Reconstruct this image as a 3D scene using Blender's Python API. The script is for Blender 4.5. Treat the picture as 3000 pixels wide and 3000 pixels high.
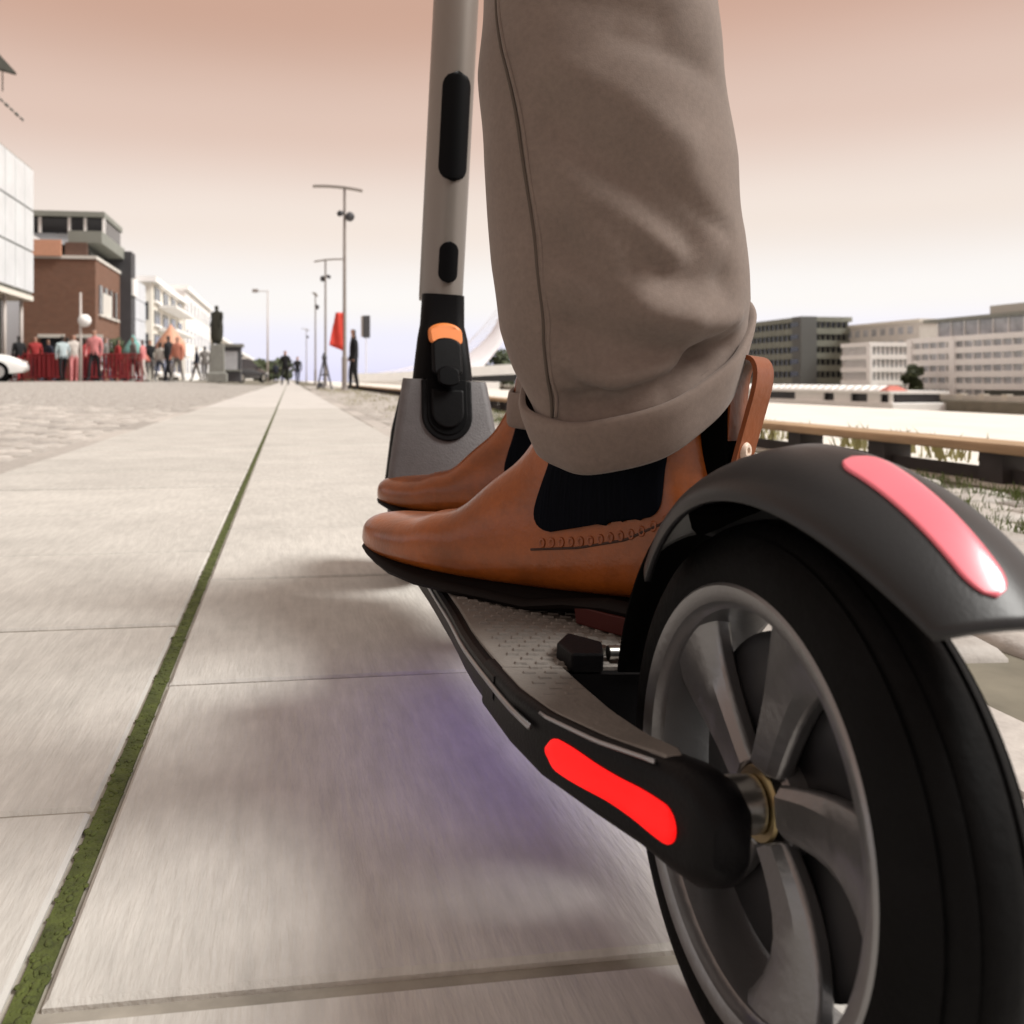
import bpy, bmesh, math, random
from mathutils import Vector, Matrix
from mathutils.bvhtree import BVHTree
R = math.radians
random.seed(7)
for o in list(bpy.data.objects): bpy.data.objects.remove(o)
S = bpy.context.scene
COL = S.collection

# ------------------------------------------------------------------ camera
cam = bpy.data.cameras.new('camera'); camo = bpy.data.objects.new('camera', cam); COL.objects.link(camo)
CAMH = 0.2823
camo.location = (0, 0, CAMH); camo.rotation_euler = (R(90), 0, R(-8))
cam.sensor_width = 36; cam.lens = 36*1700/1932
cam.shift_x = 0.0942; cam.shift_y = -0.1294
cam.clip_start = 0.02; cam.clip_end = 3000
cam.dof.use_dof = True; cam.dof.focus_distance = 0.6; cam.dof.aperture_fstop = 14
S.camera = camo
S.render.resolution_x = 1024; S.render.resolution_y = 1024
S.view_settings.view_transform = 'Standard'; S.view_settings.look = 'None'
S.view_settings.gamma = 1; S.view_settings.use_curve_mapping = False
S.view_settings.exposure = 1.60

# ------------------------------------------------------------------ sky
W = bpy.data.worlds.new('World'); S.world = W; W.use_nodes = True
nt = W.node_tree; nt.nodes.clear()
wo = nt.nodes.new('ShaderNodeOutputWorld'); bg = nt.nodes.new('ShaderNodeBackground')
sky = nt.nodes.new('ShaderNodeTexSky'); sky.sky_type = 'NISHITA'; sky.sun_disc = False
SUN_EL, SUN_AZ = 48, 108          # azimuth clockwise from +Y
sky.sun_elevation = R(SUN_EL); sky.sun_rotation = R(SUN_AZ)
tc = nt.nodes.new('ShaderNodeTexCoord'); sep = nt.nodes.new('ShaderNodeSeparateXYZ')
ramp = nt.nodes.new('ShaderNodeValToRGB')
cr = ramp.color_ramp; cr.interpolation = 'EASE'
stops = [(0, (0.271, 0.265, 0.343)), (0.035, (0.290, 0.282, 0.334)), (0.085, (0.323, 0.304, 0.293)), (0.17, (0.301, 0.254, 0.218)), (0.27, (0.254, 0.182, 0.141)), (0.38, (0.207, 0.123, 0.082)), (0.62, (0.202, 0.152, 0.119)), (1, (0.221, 0.191, 0.163))]
while len(cr.elements) < len(stops): cr.elements.new(.5)
for e, (p, c) in zip(cr.elements, stops): e.position = p; e.color = (*c, 1)
mul = nt.nodes.new('ShaderNodeVectorMath'); mul.operation = 'SCALE'; mul.inputs['Scale'].default_value = 0.1
mix = nt.nodes.new('ShaderNodeMix'); mix.data_type = 'RGBA'; mix.inputs['Factor'].default_value = 0.06
L = nt.links.new
L(tc.outputs['Generated'], sep.inputs[0]); L(sep.outputs['Z'], ramp.inputs['Fac'])
L(sky.outputs[0], mul.inputs[0]); L(ramp.outputs['Color'], mix.inputs['A']); L(mul.outputs[0], mix.inputs['B'])
cn = nt.nodes.new('ShaderNodeTexNoise'); cn.inputs['Scale'].default_value = 2.2; cn.inputs['Detail'].default_value = 5
cmap = nt.nodes.new('ShaderNodeMapping'); cmap.inputs['Scale'].default_value = (1, 1, 5)
cmr = nt.nodes.new('ShaderNodeMapRange'); cmr.inputs['To Min'].default_value = .95; cmr.inputs['To Max'].default_value = 1.05
cmul = nt.nodes.new('ShaderNodeVectorMath'); cmul.operation = 'SCALE'
L(tc.outputs['Generated'], cmap.inputs[0]); L(cmap.outputs[0], cn.inputs['Vector']); L(cn.outputs['Fac'], cmr.inputs['Value'])
L(mix.outputs['Result'], cmul.inputs[0]); L(cmr.outputs['Result'], cmul.inputs['Scale']); L(cmul.outputs[0], bg.inputs['Color']); bg.inputs['Strength'].default_value = 1.0
L(bg.outputs[0], wo.inputs[0])

sl = bpy.data.lights.new('sun', 'SUN'); so = bpy.data.objects.new('sun', sl); COL.objects.link(so)
sl.energy = 1.5; sl.angle = R(26); sl.color = (1, .985, .94)
so.rotation_euler = (R(90-SUN_EL), 0, R(180-SUN_AZ))

# ------------------------------------------------------------------ materials
MATS = {}
def mat(name, col, rough=.6, metal=0., var=.12, vscale=8., bump=0., bscale=60., coat=0., emit=None, estr=0., spec=.5, rnd=0., stretch=None, sheen=0., stain=0., sscale=3.):
    if name in MATS: return MATS[name]
    m = bpy.data.materials.new(name); m.use_nodes = True; n = m.node_tree; b = n.nodes['Principled BSDF']; l = n.links.new
    b.inputs['Roughness'].default_value = rough; b.inputs['Metallic'].default_value = metal
    b.inputs['Coat Weight'].default_value = coat; b.inputs['Coat Roughness'].default_value = .15
    b.inputs['Specular IOR Level'].default_value = spec
    if sheen: b.inputs['Sheen Weight'].default_value = sheen
    co = n.nodes.new('ShaderNodeTexCoord'); mp = n.nodes.new('ShaderNodeMapping')
    if stretch: mp.inputs['Scale'].default_value = stretch
    l(co.outputs['Object'], mp.inputs[0])
    nz = n.nodes.new('ShaderNodeTexNoise'); nz.inputs['Scale'].default_value = vscale; nz.inputs['Detail'].default_value = 6
    nz.inputs['Roughness'].default_value = .62
    l(mp.outputs[0], nz.inputs['Vector'])
    r = n.nodes.new('ShaderNodeMapRange'); r.inputs['From Min'].default_value = .28; r.inputs['From Max'].default_value = .72
    r.inputs['To Min'].default_value = 1-var; r.inputs['To Max'].default_value = 1+var
    l(nz.outputs['Fac'], r.inputs['Value'])
    val = r.outputs['Result']
    if stain:
        n3 = n.nodes.new('ShaderNodeTexNoise'); n3.inputs['Scale'].default_value = sscale; n3.inputs['Detail'].default_value = 7; n3.inputs['Roughness'].default_value = .7
        gp = n.nodes.new('ShaderNodeNewGeometry'); l(gp.outputs['Position'], n3.inputs['Vector'])
        r3 = n.nodes.new('ShaderNodeMapRange'); r3.inputs['From Min'].default_value = .35; r3.inputs['From Max'].default_value = .62; r3.inputs['To Min'].default_value = 1-stain; r3.inputs['To Max'].default_value = 1.03
        l(n3.outputs['Fac'], r3.inputs['Value']); m3 = n.nodes.new('ShaderNodeMath'); m3.operation = 'MULTIPLY'; l(val, m3.inputs[0]); l(r3.outputs['Result'], m3.inputs[1]); val = m3.outputs[0]
    if rnd:
        oi = n.nodes.new('ShaderNodeObjectInfo'); r2 = n.nodes.new('ShaderNodeMapRange')
        r2.inputs['To Min'].default_value = 1-rnd; r2.inputs['To Max'].default_value = 1+rnd
        l(oi.outputs['Random'], r2.inputs['Value'])
        mm = n.nodes.new('ShaderNodeMath'); mm.operation = 'MULTIPLY'; l(val, mm.inputs[0]); l(r2.outputs['Result'], mm.inputs[1]); val = mm.outputs[0]
    vm = n.nodes.new('ShaderNodeVectorMath'); vm.operation = 'SCALE'; vm.inputs[0].default_value = col
    l(val, vm.inputs['Scale']); l(vm.outputs[0], b.inputs['Base Color'])
    if bump:
        n2 = n.nodes.new('ShaderNodeTexNoise'); n2.inputs['Scale'].default_value = bscale; n2.inputs['Detail'].default_value = 4
        l(mp.outputs[0], n2.inputs['Vector'])
        bp = n.nodes.new('ShaderNodeBump'); bp.inputs['Strength'].default_value = bump; bp.inputs['Distance'].default_value = .002
        l(n2.outputs['Fac'], bp.inputs['Height']); l(bp.outputs[0], b.inputs['Normal'])
    if emit:
        b.inputs['Emission Color'].default_value = (*emit, 1); b.inputs['Emission Strength'].default_value = estr
    MATS[name] = m; return m

M_slab = mat('pavement concrete', (.50, .481, .447), .66, var=.13, vscale=75, bump=.5, bscale=220, rnd=.05, stretch=(1.3, .20, 1), spec=.45, stain=.13, sscale=5)
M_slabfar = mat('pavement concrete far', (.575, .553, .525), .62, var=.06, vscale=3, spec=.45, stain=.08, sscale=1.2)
M_moss = mat('moss joint', (.060, .075, .013), .9, var=.45, vscale=60, bump=1, bscale=300)
M_grime = mat('joint grime', (.30, .275, .235), .9, var=.3, vscale=20)
M_sett = mat('granite setts', (.40, .37, .34), .7, var=.2, vscale=25, bump=.6, bscale=120, rnd=.22)
M_bed = mat('sett bedding', (.16, .145, .11), .95, var=.3, vscale=8)
M_apron = mat('quay concrete', (.72, .69, .63), .75, var=.10, vscale=2.5, bump=.3, bscale=30)
M_ground = mat('ground', (.36, .34, .31), .85, var=.1, vscale=.4)
M_grass = mat('grass blades', (.085, .12, .022), .7, var=.35, vscale=6)
M_drygrass = mat('dry grass blades', (.24, .22, .09), .7, var=.3, vscale=6)
M_timber = mat('weathered timber', (.36, .24, .14), .8, var=.3, vscale=12, bump=.7, bscale=40, stretch=(3, .25, 3))
M_darkwood = mat('tarred timber', (.035, .03, .03), .8, var=.3)  # for the posts, and for the painted shade strip under the beam

M_rubber = mat('tyre rubber', (.0024, .0024, .0026), .68, spec=.09, var=.5, vscale=30, bump=.3, bscale=200)
M_rim = mat('cast alloy', (.215, .215, .22), .33, metal=.75, var=.10, vscale=20, bump=.12, bscale=260)
M_hub = mat('dark hub metal', (.035, .035, .038), .42, metal=.7)
M_plas = mat('matt black plastic', (.0028, .0026, .0032), .45, spec=.11, var=.15, vscale=40, bump=.12, bscale=600)
M_fend = mat('fender plastic', (.0125, .0125, .0135), .40, spec=.34, var=.10, vscale=25, bump=.05, bscale=700)
M_gloss = mat('gloss black', (.002, .002, .0025), .45, spec=.08, var=.1)
M_deckmat = mat('deck rubber', (.150, .134, .120), .7, var=.15, vscale=30, bump=.35, bscale=300)
M_riser = mat('riser paint', (.095, .086, .089), .55, var=.12, vscale=90, bump=.25, bscale=500)
M_stem = mat('stem paint', (.20, .178, .158), .36, metal=.35, var=.05, vscale=6)
M_highlight = mat('bright trim', (.30, .30, .31), .35, metal=.9)  # bright tone standing in for highlights on the arm and deck edges
M_steel = mat('steel', (.55, .54, .50), .28, metal=1.)
M_orange = mat('orange latch', (.75, .22, .05), .4, var=.05)
M_red = mat('red lens', (.35, .002, .002), .35, spec=.2, emit=(1, .006, .006), estr=.36, var=.02)
M_pink = mat('reflector', (.80, .17, .22), .28, var=.05, vscale=40, coat=.4)
M_led = mat('blue led', (.1, .1, .9), .4, emit=(.20, .14, 1), estr=1.5)
M_screen = mat('badge insert', (.055, .05, .055), .35)

M_leather = mat('tan leather', (.250, .062, .0085), .29, var=.30, vscale=16, bump=.16, bscale=260, coat=.12, spec=.4, stain=.25, sscale=40)
M_leatherd = mat('tan leather strap', (.20, .048, .008), .42, var=.25, vscale=20, bump=.2, bscale=160)
M_sole = mat('boot sole', (.006, .004, .0035), .65, var=.3, spec=.12)
M_heel = mat('boot heel', (.050, .010, .008), .55, var=.2, spec=.2)
M_elastic = mat('elastic gusset', (.0022, .0028, .0050), .9, spec=.06, var=.25, vscale=200, stretch=(1, 1, .05), bump=.6, bscale=300)
M_hole = mat('perforation', (.035, .012, .006), .8)
M_trouser = mat('trouser cotton', (.160, .120, .099), .88, var=.11, vscale=330, stain=.10, sscale=22, bump=.10, bscale=1100, sheen=.10)
M_seam = mat('trouser seam', (.07, .052, .040), .9)
M_lining = mat('black lining', (.0015, .0015, .0015), .9, spec=.03)

# ------------------------------------------------------------------ helpers
def link(o, parent=None):
    COL.objects.link(o)
    if parent is not None: o.parent = parent
    return o
def mobj(name, verts, faces, m, parent=None, smooth=False, bevel=0, seg=2, solid=0, auto=None, sub=0):
    me = bpy.data.meshes.new(name); me.from_pydata([tuple(v) for v in verts], [], faces)
    bm = bmesh.new(); bm.from_mesh(me); bmesh.ops.recalc_face_normals(bm, faces=bm.faces); bm.to_mesh(me); bm.free()
    if smooth:
        for p in me.polygons: p.use_smooth = True
        if auto: me.set_sharp_from_angle(angle=R(auto))
    if m: me.materials.append(m)
    o = link(bpy.data.objects.new(name, me), parent)
    if solid: s = o.modifiers.new('solid', 'SOLIDIFY'); s.thickness = solid; s.offset = -1
    if sub: s = o.modifiers.new('sub', 'SUBSURF'); s.levels = sub; s.render_levels = sub
    if bevel:
        b = o.modifiers.new('bevel', 'BEVEL'); b.width = bevel; b.segments = seg; b.limit_method = 'ANGLE'; b.angle_limit = R(40)
    return o
def empty(name, loc=(0, 0, 0), mat4=None):
    o = bpy.data.objects.new(name, None); o.empty_display_size = .1
    if mat4 is not None: o.matrix_world = mat4
    else: o.location = loc
    COL.objects.link(o); return o
def tag(o, label, cat, group=None, kind=None):
    o['label'] = label; o['category'] = cat
    if group: o['group'] = group
    if kind: o['kind'] = kind
    return o
def struct(o): o['kind'] = 'structure'; return o
class G:            # geometry collector
    def __init__(s): s.v = []; s.f = []
    def add(s, v, f):
        n = len(s.v); s.v += [tuple(a) for a in v]; s.f += [tuple(i+n for i in q) for q in f]; return s
    def box(s, x0, x1, y0, y1, z0, z1):
        return s.add([(x0,y0,z0),(x1,y0,z0),(x1,y1,z0),(x0,y1,z0),(x0,y0,z1),(x1,y0,z1),(x1,y1,z1),(x0,y1,z1)],
                     [(0,3,2,1),(4,5,6,7),(0,1,5,4),(1,2,6,5),(2,3,7,6),(3,0,4,7)])
    def loft(s, rings, closed=True, caps=True, wrap=False):
        n = len(rings[0]); v = [p for r in rings for p in r]; f = []
        m = len(rings)
        for i in range(m if wrap else m-1):
            j2 = (i+1) % m
            for j in range(n if closed else n-1):
                k = (j+1) % n; f.append((i*n+j, i*n+k, j2*n+k, j2*n+j))
        if caps and closed and not wrap: f.append(tuple(range(n))[::-1]); f.append(tuple((m-1)*n+j for j in range(n)))
        return s.add(v, f)
    def tube(s, pts, rad, n=10, caps=True):
        pts = [Vector(p) for p in pts]; rings = []
        rr = rad if isinstance(rad, (list, tuple)) else [rad]*len(pts)
        for i, p in enumerate(pts):
            t = (pts[min(i+1, len(pts)-1)]-pts[max(i-1, 0)]).normalized()
            a = t.orthogonal().normalized() if i == 0 else (a - t*a.dot(t)).normalized()
            b = t.cross(a)
            rings.append([p+(a*math.cos(2*math.pi*k/n)+b*math.sin(2*math.pi*k/n))*rr[i] for k in range(n)])
        return s.loft(rings, True, caps)
    def xrev(s, prof, c=(0, 0, 0), n=64, closed=False):   # revolve (x, r) about the x axis
        rings = [[(c[0]+x, c[1]+r*math.cos(2*math.pi*k/n), c[2]+r*math.sin(2*math.pi*k/n)) for k in range(n)] for x, r in prof]
        return s.loft(rings, True, not closed, closed)
    def zrev(s, prof, c=(0, 0, 0), n=24):
        return s.loft([[(c[0]+r*math.cos(2*math.pi*k/n), c[1]+r*math.sin(2*math.pi*k/n), c[2]+z) for k in range(n)] for z, r in prof])
    def obj(s, name, m, parent=None, **k): return mobj(name, s.v, s.f, m, parent, **k)
def box(name, x0, x1, y0, y1, z0, z1, m, parent=None, **k): return G().box(x0, x1, y0, y1, z0, z1).obj(name, m, parent, **k)
def copy_tree(o, parent=None):
    c = o.copy(); COL.objects.link(c); c.parent = parent
    for ch in list(o.children): copy_tree(ch, c)
    return c
TH = R(8); CXP = 783.92; FP = 1700.
def at(px, py, d):       # point of the place seen at 1932-px picture position, d metres ahead
    x = (px-CXP)/FP*d; z = CAMH+(716-py)/FP*d
    return Vector((x*math.cos(TH)+d*math.sin(TH), -x*math.sin(TH)+d*math.cos(TH), z))
def lerp(a, b, t): return a+(b-a)*t
def interp(tab, x):
    if x <= tab[0][0]: return tab[0][1]
    for (a, u), (b, v) in zip(tab, tab[1:]):
        if x <= b: return lerp(u, v, (x-a)/(b-a))
    return tab[-1][1]
def sm(a, b, x):
    t = max(0, min(1, (x-a)/(b-a))); return t*t*(3-2*t)
def prism(pts, z0, z1):
    g = G(); return g.loft([[(x, y, z0) for x, y in pts], [(x, y, z1) for x, y in pts]])

# ================================================================== GROUND
def road_z(x): return -.012 + .225*sm(-1.0, -6.5, x)
struct(box('ground', -400, 3.0, -30, 1500, -6, -.06, M_ground))
# pavement: two courses of slabs either side of a mossy slot
PL, PS0, PS1, PR = -.852, -.1265, -.1125, .492
pav = struct(box('pavement', PL, PR, -2, 160, -.055, -.0040, M_grime))
def slab_mesh(w, l, h=.03, c=.0025):
    x, y = w/2, l/2; rings = []
    for z, i in ((-h, 0), (-c, 0), (0, c)):
        rings.append([(-x+i, -y+i, z), (x-i, -y+i, z), (x-i, y-i, z), (-x+i, y-i, z)])
    g = G().loft(rings); me = bpy.data.meshes.new('slab'); me.from_pydata(g.v, [], g.f); me.materials.append(M_slab); return me
SLL, SLR = .452, .437
mL, mR = slab_mesh(PS0-PL-.004, SLL-.009), slab_mesh(PR-PS1-.004, SLR-.009)
for me, x0, x1, y0, st in ((mL, PL, PS0, .617-.452*5, SLL), (mR, PS1, PR, .4215-.437*5, SLR)):
    for k in range(24):
        o = link(bpy.data.objects.new('slab', me), pav)
        o.location = ((x0+x1)/2, y0+st*(k+.5), random.uniform(-.0012, .0008)); o.rotation_euler = (random.uniform(-.002, .002), random.uniform(-.002, .002), 0)
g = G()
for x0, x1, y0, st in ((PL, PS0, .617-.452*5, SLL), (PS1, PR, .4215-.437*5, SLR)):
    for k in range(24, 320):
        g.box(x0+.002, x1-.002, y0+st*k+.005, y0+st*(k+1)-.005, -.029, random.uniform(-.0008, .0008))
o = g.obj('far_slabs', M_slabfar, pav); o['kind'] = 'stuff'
box('slot', PS0+.001, PS1-.001, -1.9, 150, -.029, -.0020, M_moss, pav)
rm = random.Random(11); g = G()
for _ in range(1500):
    y = .3+rm.random()**1.6*5; x = rm.uniform(PS0+.0004, PS1-.0004); r_ = rm.uniform(.0008, .0028); h = rm.uniform(.0002, .0009)
    g.loft([[(x+r_*math.cos(q*1.047+y)*rm.uniform(.7, 1.2), y+1.6*r_*math.sin(q*1.047+y), -.0021) for q in range(6)], [(x+.4*r_*math.cos(q*1.047), y+.6*r_*math.sin(q*1.047), -.0021+h) for q in range(6)]])
o = g.obj('moss', M_moss, pav, smooth=True); o['kind'] = 'stuff'
# cobbled road (left) and setts (right)
def sett_mesh(w, l, i):
    rnd = random.Random(i); x, y = w/2, l/2; rings = []
    j = [(rnd.uniform(-.006, .006), rnd.uniform(-.006, .006)) for _ in range(8)]
    base = [(-x, -y), (0, -y*1.04), (x, -y), (x*1.04, 0), (x, y), (0, y*1.04), (-x, y), (-x*1.04, 0)]
    for z, s_ in ((-.05, 1), (-.014, 1), (-.004, .90), (.0, .66)):
        rings.append([((a+q[0])*s_, (b+q[1])*s_, z) for (a, b), q in zip(base, j)])
    return G().loft(rings)
SW, SLN = .125, .185
variants = [sett_mesh(SW-.014, SLN-.016, i) for i in range(6)]
vmesh = []
for v in variants:
    me = bpy.data.meshes.new('sett'); me.from_pydata(v.v, [], v.f); me.materials.append(M_sett)
    for p in me.polygons: p.use_smooth = True
    vmesh.append(me)
def camdepth(x, y): return x*math.sin(TH)+y*math.cos(TH)
def inview(x, y):
    d = camdepth(x, y)
    if d < .25: return False
    px = CXP+FP*(x*math.cos(TH)-y*math.sin(TH))/d
    return -60 < px < 2000
# road sheet
g = G(); xs = [PL-.001-i*.35 for i in range(60)]
for a, b in zip(xs, xs[1:]):
    g.add([(a, -4, road_z(a)-.022), (b, -4, road_z(b)-.022), (b, 160, road_z(b)-.022), (a, 160, road_z(a)-.022)], [(0, 3, 2, 1)])
road = struct(g.obj('road', M_bed, smooth=True))
strip = struct(box('quay_strip', PR+.001, 2.0, -2, 160, -.05, -.028, M_bed))
far = G(); farR = G()
cand = []
for side in (0, 1):
    rows = int(46/SW) if side == 0 else int(40/SW)
    for r_ in range(rows):
        y = (.6 if side == 0 else .2)+r_*SW
        c = 0
        while True:
            if side == 0:
                x = PL-.13-SLN*(c+.5+(r_ % 2)*.5)
                if x < -8.5: break
            else:
                x = PR+.115+SLN*(c+.5+(r_ % 2)*.5)
                if x > 1.9: break
            c += 1
            if not inview(x, y): continue
            cand.append((camdepth(x, y), side, x+random.uniform(-.006, .006), y+random.uniform(-.005, .005), random.randrange(6), random.uniform(-.06, .06), random.uniform(-.006, .003)))
cand.sort()
cnt = [0, 0]
for d, side, x, y, vi, rot, dz in cand:
    z = (road_z(x) if side == 0 else -.012)+dz
    if cnt[side] < 290:
        cnt[side] += 1
        o = link(bpy.data.objects.new('sett', vmesh[vi]), road if side == 0 else strip); o.location = (x, y, z); o.rotation_euler = (0, 0, rot+R(90))
    else:
        v = variants[vi]
        (far if side == 0 else farR).add([(x-b, y+a, z+c_) for a, b, c_ in v.v], v.f)
o = far.obj('far_setts', M_sett, road, smooth=True); o['kind'] = 'stuff'
o = farR.obj('far_setts', M_sett, strip, smooth=True); o['kind'] = 'stuff'
# granite kerb stones flanking the pavement
ck = slab_mesh(.118, .90, .05, .008); ck.materials.clear(); ck.materials.append(M_sett)
for k in range(26):
    for x, pa, z in ((PL-.066, road, -.004), (PR+.062, strip, -.004)):
        o = link(bpy.data.objects.new('kerb_stone', ck), pa); o.location = (x+random.uniform(-.003, .003), -.6+k*.915, z+random.uniform(-.004, .004))
# grass
def blades(spots, hmin, hmax, m, name, label, seed=1):
    rnd = random.Random(seed); g = G()
    for x, y, z, n, sp in spots:
        for _ in range(n):
            a = rnd.uniform(0, 6.28); r_ = sp*math.sqrt(rnd.random()); bx, by = x+r_*math.cos(a), y+r_*math.sin(a)
            h = rnd.uniform(hmin, hmax); w = h*.07; t = rnd.uniform(0, 6.28); ln = rnd.uniform(.1, .7)*h; u = rnd.uniform(0, 6.28)
            dx, dy = w*math.cos(t), w*math.sin(t); lx, ly = ln*math.cos(u), ln*math.sin(u)
            g.add([(bx-dx, by-dy, z), (bx+dx, by+dy, z), (bx+dx*.6+lx*.4, by+dy*.6+ly*.4, z+h*.6), (bx-dx*.6+lx*.4, by-dy*.6+ly*.4, z+h*.6), (bx+lx, by+ly, z+h)],
                  [(0, 1, 2, 3), (3, 2, 4)])
    o = g.obj(name, m); return tag(o, label, 'grass', kind='stuff')
rg = random.Random(3)
blades([(rg.uniform(1.35, 1.98), rg.uniform(1.2, 10), -.02, 40, .08) for _ in range(520)], .008, .028, M_grass, 'grass', 'green grass growing between stones before the low timber beam', 1)
blades([(rg.uniform(2.2, 2.5), rg.uniform(1.6, 30), -.0, 20, .08) for _ in range(260)], .03, .10, M_drygrass, 'dry_grass', 'dry yellowish grass fringe behind the low timber beam', 2)
blades([(rg.uniform(.75, 1.9), rg.uniform(6, 30), -.01, 12, .10) for _ in range(240)], .015, .05, M_drygrass, 'verge_grass', 'sparse dry grass on the cobbles right of the pavement', 4)
# low timber beam along the quay
bm_ = empty('timber_beam', (2.09, 1.2, -.02)); tag(bm_, 'long weathered brown timber beam on short posts by the grass', 'beam')
for k in range(12):
    box('beam_length', -.075, .075, k*2.5+.01, k*2.5+2.49, .088, .118, M_timber, bm_, bevel=.006)
for k in range(60):
    box('post', -.05, .05, k*.52+.1, k*.52+.19, .0, .0875, M_darkwood, bm_)
box('painted_shade_strip', -.02, .0, 0, 30, 0.0, .04, M_darkwood, bm_)  # dark strip standing in for the ground shadow under the beam
apr = struct(box('quay_apron', 2.0, 6.2, -3, 160, -5.5, -.02, M_apron))

# water and far bank
def water_mat():
    m = bpy.data.materials.new('river water'); m.use_nodes = True; n = m.node_tree; b = n.nodes['Principled BSDF']
    b.inputs['Base Color'].default_value = (.30, .29, .24, 1); b.inputs['Roughness'].default_value = .12; b.inputs['IOR'].default_value = 1.33
    t = n.nodes.new('ShaderNodeTexNoise'); t.inputs['Scale'].default_value = .6; t.inputs['Detail'].default_value = 5
    bp = n.nodes.new('ShaderNodeBump'); bp.inputs['Strength'].default_value = .35; bp.inputs['Distance'].default_value = .3
    co = n.nodes.new('ShaderNodeTexCoord'); n.links.new(co.outputs['Object'], t.inputs['Vector'])
    n.links.new(t.outputs['Fac'], bp.inputs['Height']); n.links.new(bp.outputs[0], b.inputs['Normal']); return m
M_water = water_mat()
struct(mobj('river', [(3.0, -200, -4.4), (900, -200, -4.4), (900, 1500, -4.4), (3.0, 1500, -4.4)], [(0, 1, 2, 3)], M_water))

# ================================================================== SCOOTER
PH, CA = R(-1.35), R(3.0)
fw = Vector((math.sin(PH), math.cos(PH), 0)); up = Vector((math.sin(CA)*math.cos(PH), -math.sin(CA)*math.sin(PH), math.cos(CA))); rt = fw.cross(up)
RIDE = Matrix.Translation((.1919, .3387, -.0012)) @ Matrix((rt, fw, up)).transposed().to_4x4()
sc = empty('kick_scooter', mat4=RIDE)
tag(sc, 'dark grey electric kick scooter ridden on the pale pavement', 'scooter')
RO = .113
# ---- wheel
def wheel(c, parent, m_rim):
    w = G()
    half = [(-.0205, .0805), (-.0222, .0866), (-.0228, .0915), (-.0218, .0970), (-.0195, .1022), (-.0165, .1062), (-.0150, .1052), (-.0138, .1084),
            (-.0090, .1112), (-.0078, .1098), (-.0064, .1120), (-.002, .1130)]
    prof = half+[(-x, r) for x, r in half[::-1]]
    ty = w.xrev(prof, c, 128, closed=True).obj('wheel', M_rubber, parent, smooth=True, auto=50)
    h = [(-.0220, .0866), (-.0232, .0852), (-.0230, .0815), (-.0216, .0788), (-.0180, .0778), (-.0165, .0760), (-.0105, .0752), (0, .0748)]
    rp = h+[(-x, r) for x, r in h[-2::-1]]
    outer = [(.012, .0805), (-.012, .0805)]
    G().xrev(rp+[(.0195, .0840), (-.0195, .0840)], c, 128, closed=True).obj('rim', m_rim, ty, smooth=True, auto=35)
    for k in range(5):
        a0 = 2*math.pi*(k+.32)/5; rings = []
        for t in range(9):
            u = t/8; r = lerp(.014, .0785, u); a = a0+.32*u*u; wd = lerp(.0100, .0270, u**1.2)*(1-.16*math.sin(math.pi*u)); xo = lerp(-.0135, -.0160, u)+.004*math.sin(math.pi*u); th = lerp(.0100, .0120, u)
            cx_, sx_ = math.cos(a), math.sin(a); ring = []
            for dx, dw in ((0, -.55), (0, .55), (th*.35, 1), (th, .92), (th, -.92), (th*.35, -1)):
                ring.append((c[0]+xo+dx, c[1]+r*cx_-dw*wd*sx_, c[2]+r*sx_+dw*wd*cx_))
            rings.append(ring)
        G().loft(rings).obj('spoke', m_rim, ty, smooth=True, auto=30, bevel=.0015)
    G().xrev([(-.006, .001), (-.0070, .010), (-.0085, .0165), (-.007, .0190), (.011, .020), (.0135, .018), (.0135, .001)], c, 48).obj('hub', m_rim, ty, smooth=True, auto=35)
    G().xrev([(.001, .001), (.0, .030), (-.0005, .062), (.002, .067), (.014, .067), (.014, .001)], c, 64).obj('motor_cover', M_hub, ty, smooth=True, auto=35)
    return ty
wheel((0, 0, RO), sc, M_rim)
fwheel = wheel((0, .945, RO), sc, M_rim)

# ---- rear arms
def rrect(x0, x1, z0, z1, r, y, n=5):
    pts = []
    for cx_, cz_, a0 in ((x1-r, z1-r, 0), (x0+r, z1-r, 90), (x0+r, z0+r, 180), (x1-r, z0+r, 270)):
        for k in range(n):
            a = R(a0+90*k/(n-1)); pts.append((cx_+r*math.cos(a), y, cz_+r*math.sin(a)))
    return pts
ARM = [(.150, -.0885, -.046, .0985, .1250, .004), (.100, -.0870, -.0455, .0980, .1255, .004), (.065, -.0815, -.0450, .0965, .1265, .004), (.030, -.0700, -.0430, .0955, .1290, .005),
       (.005, -.0605, -.0385, .0935, .1325, .008), (-.012, -.0560, -.0345, .0920, .1355, .0095), (-.024, -.0540, -.0325, .0935, .1350, .0095), (-.032, -.0525, -.0330, .0980, .1310, .009), (-.0365, -.0500, -.0360, .1050, .1240, .0055)]
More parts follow.
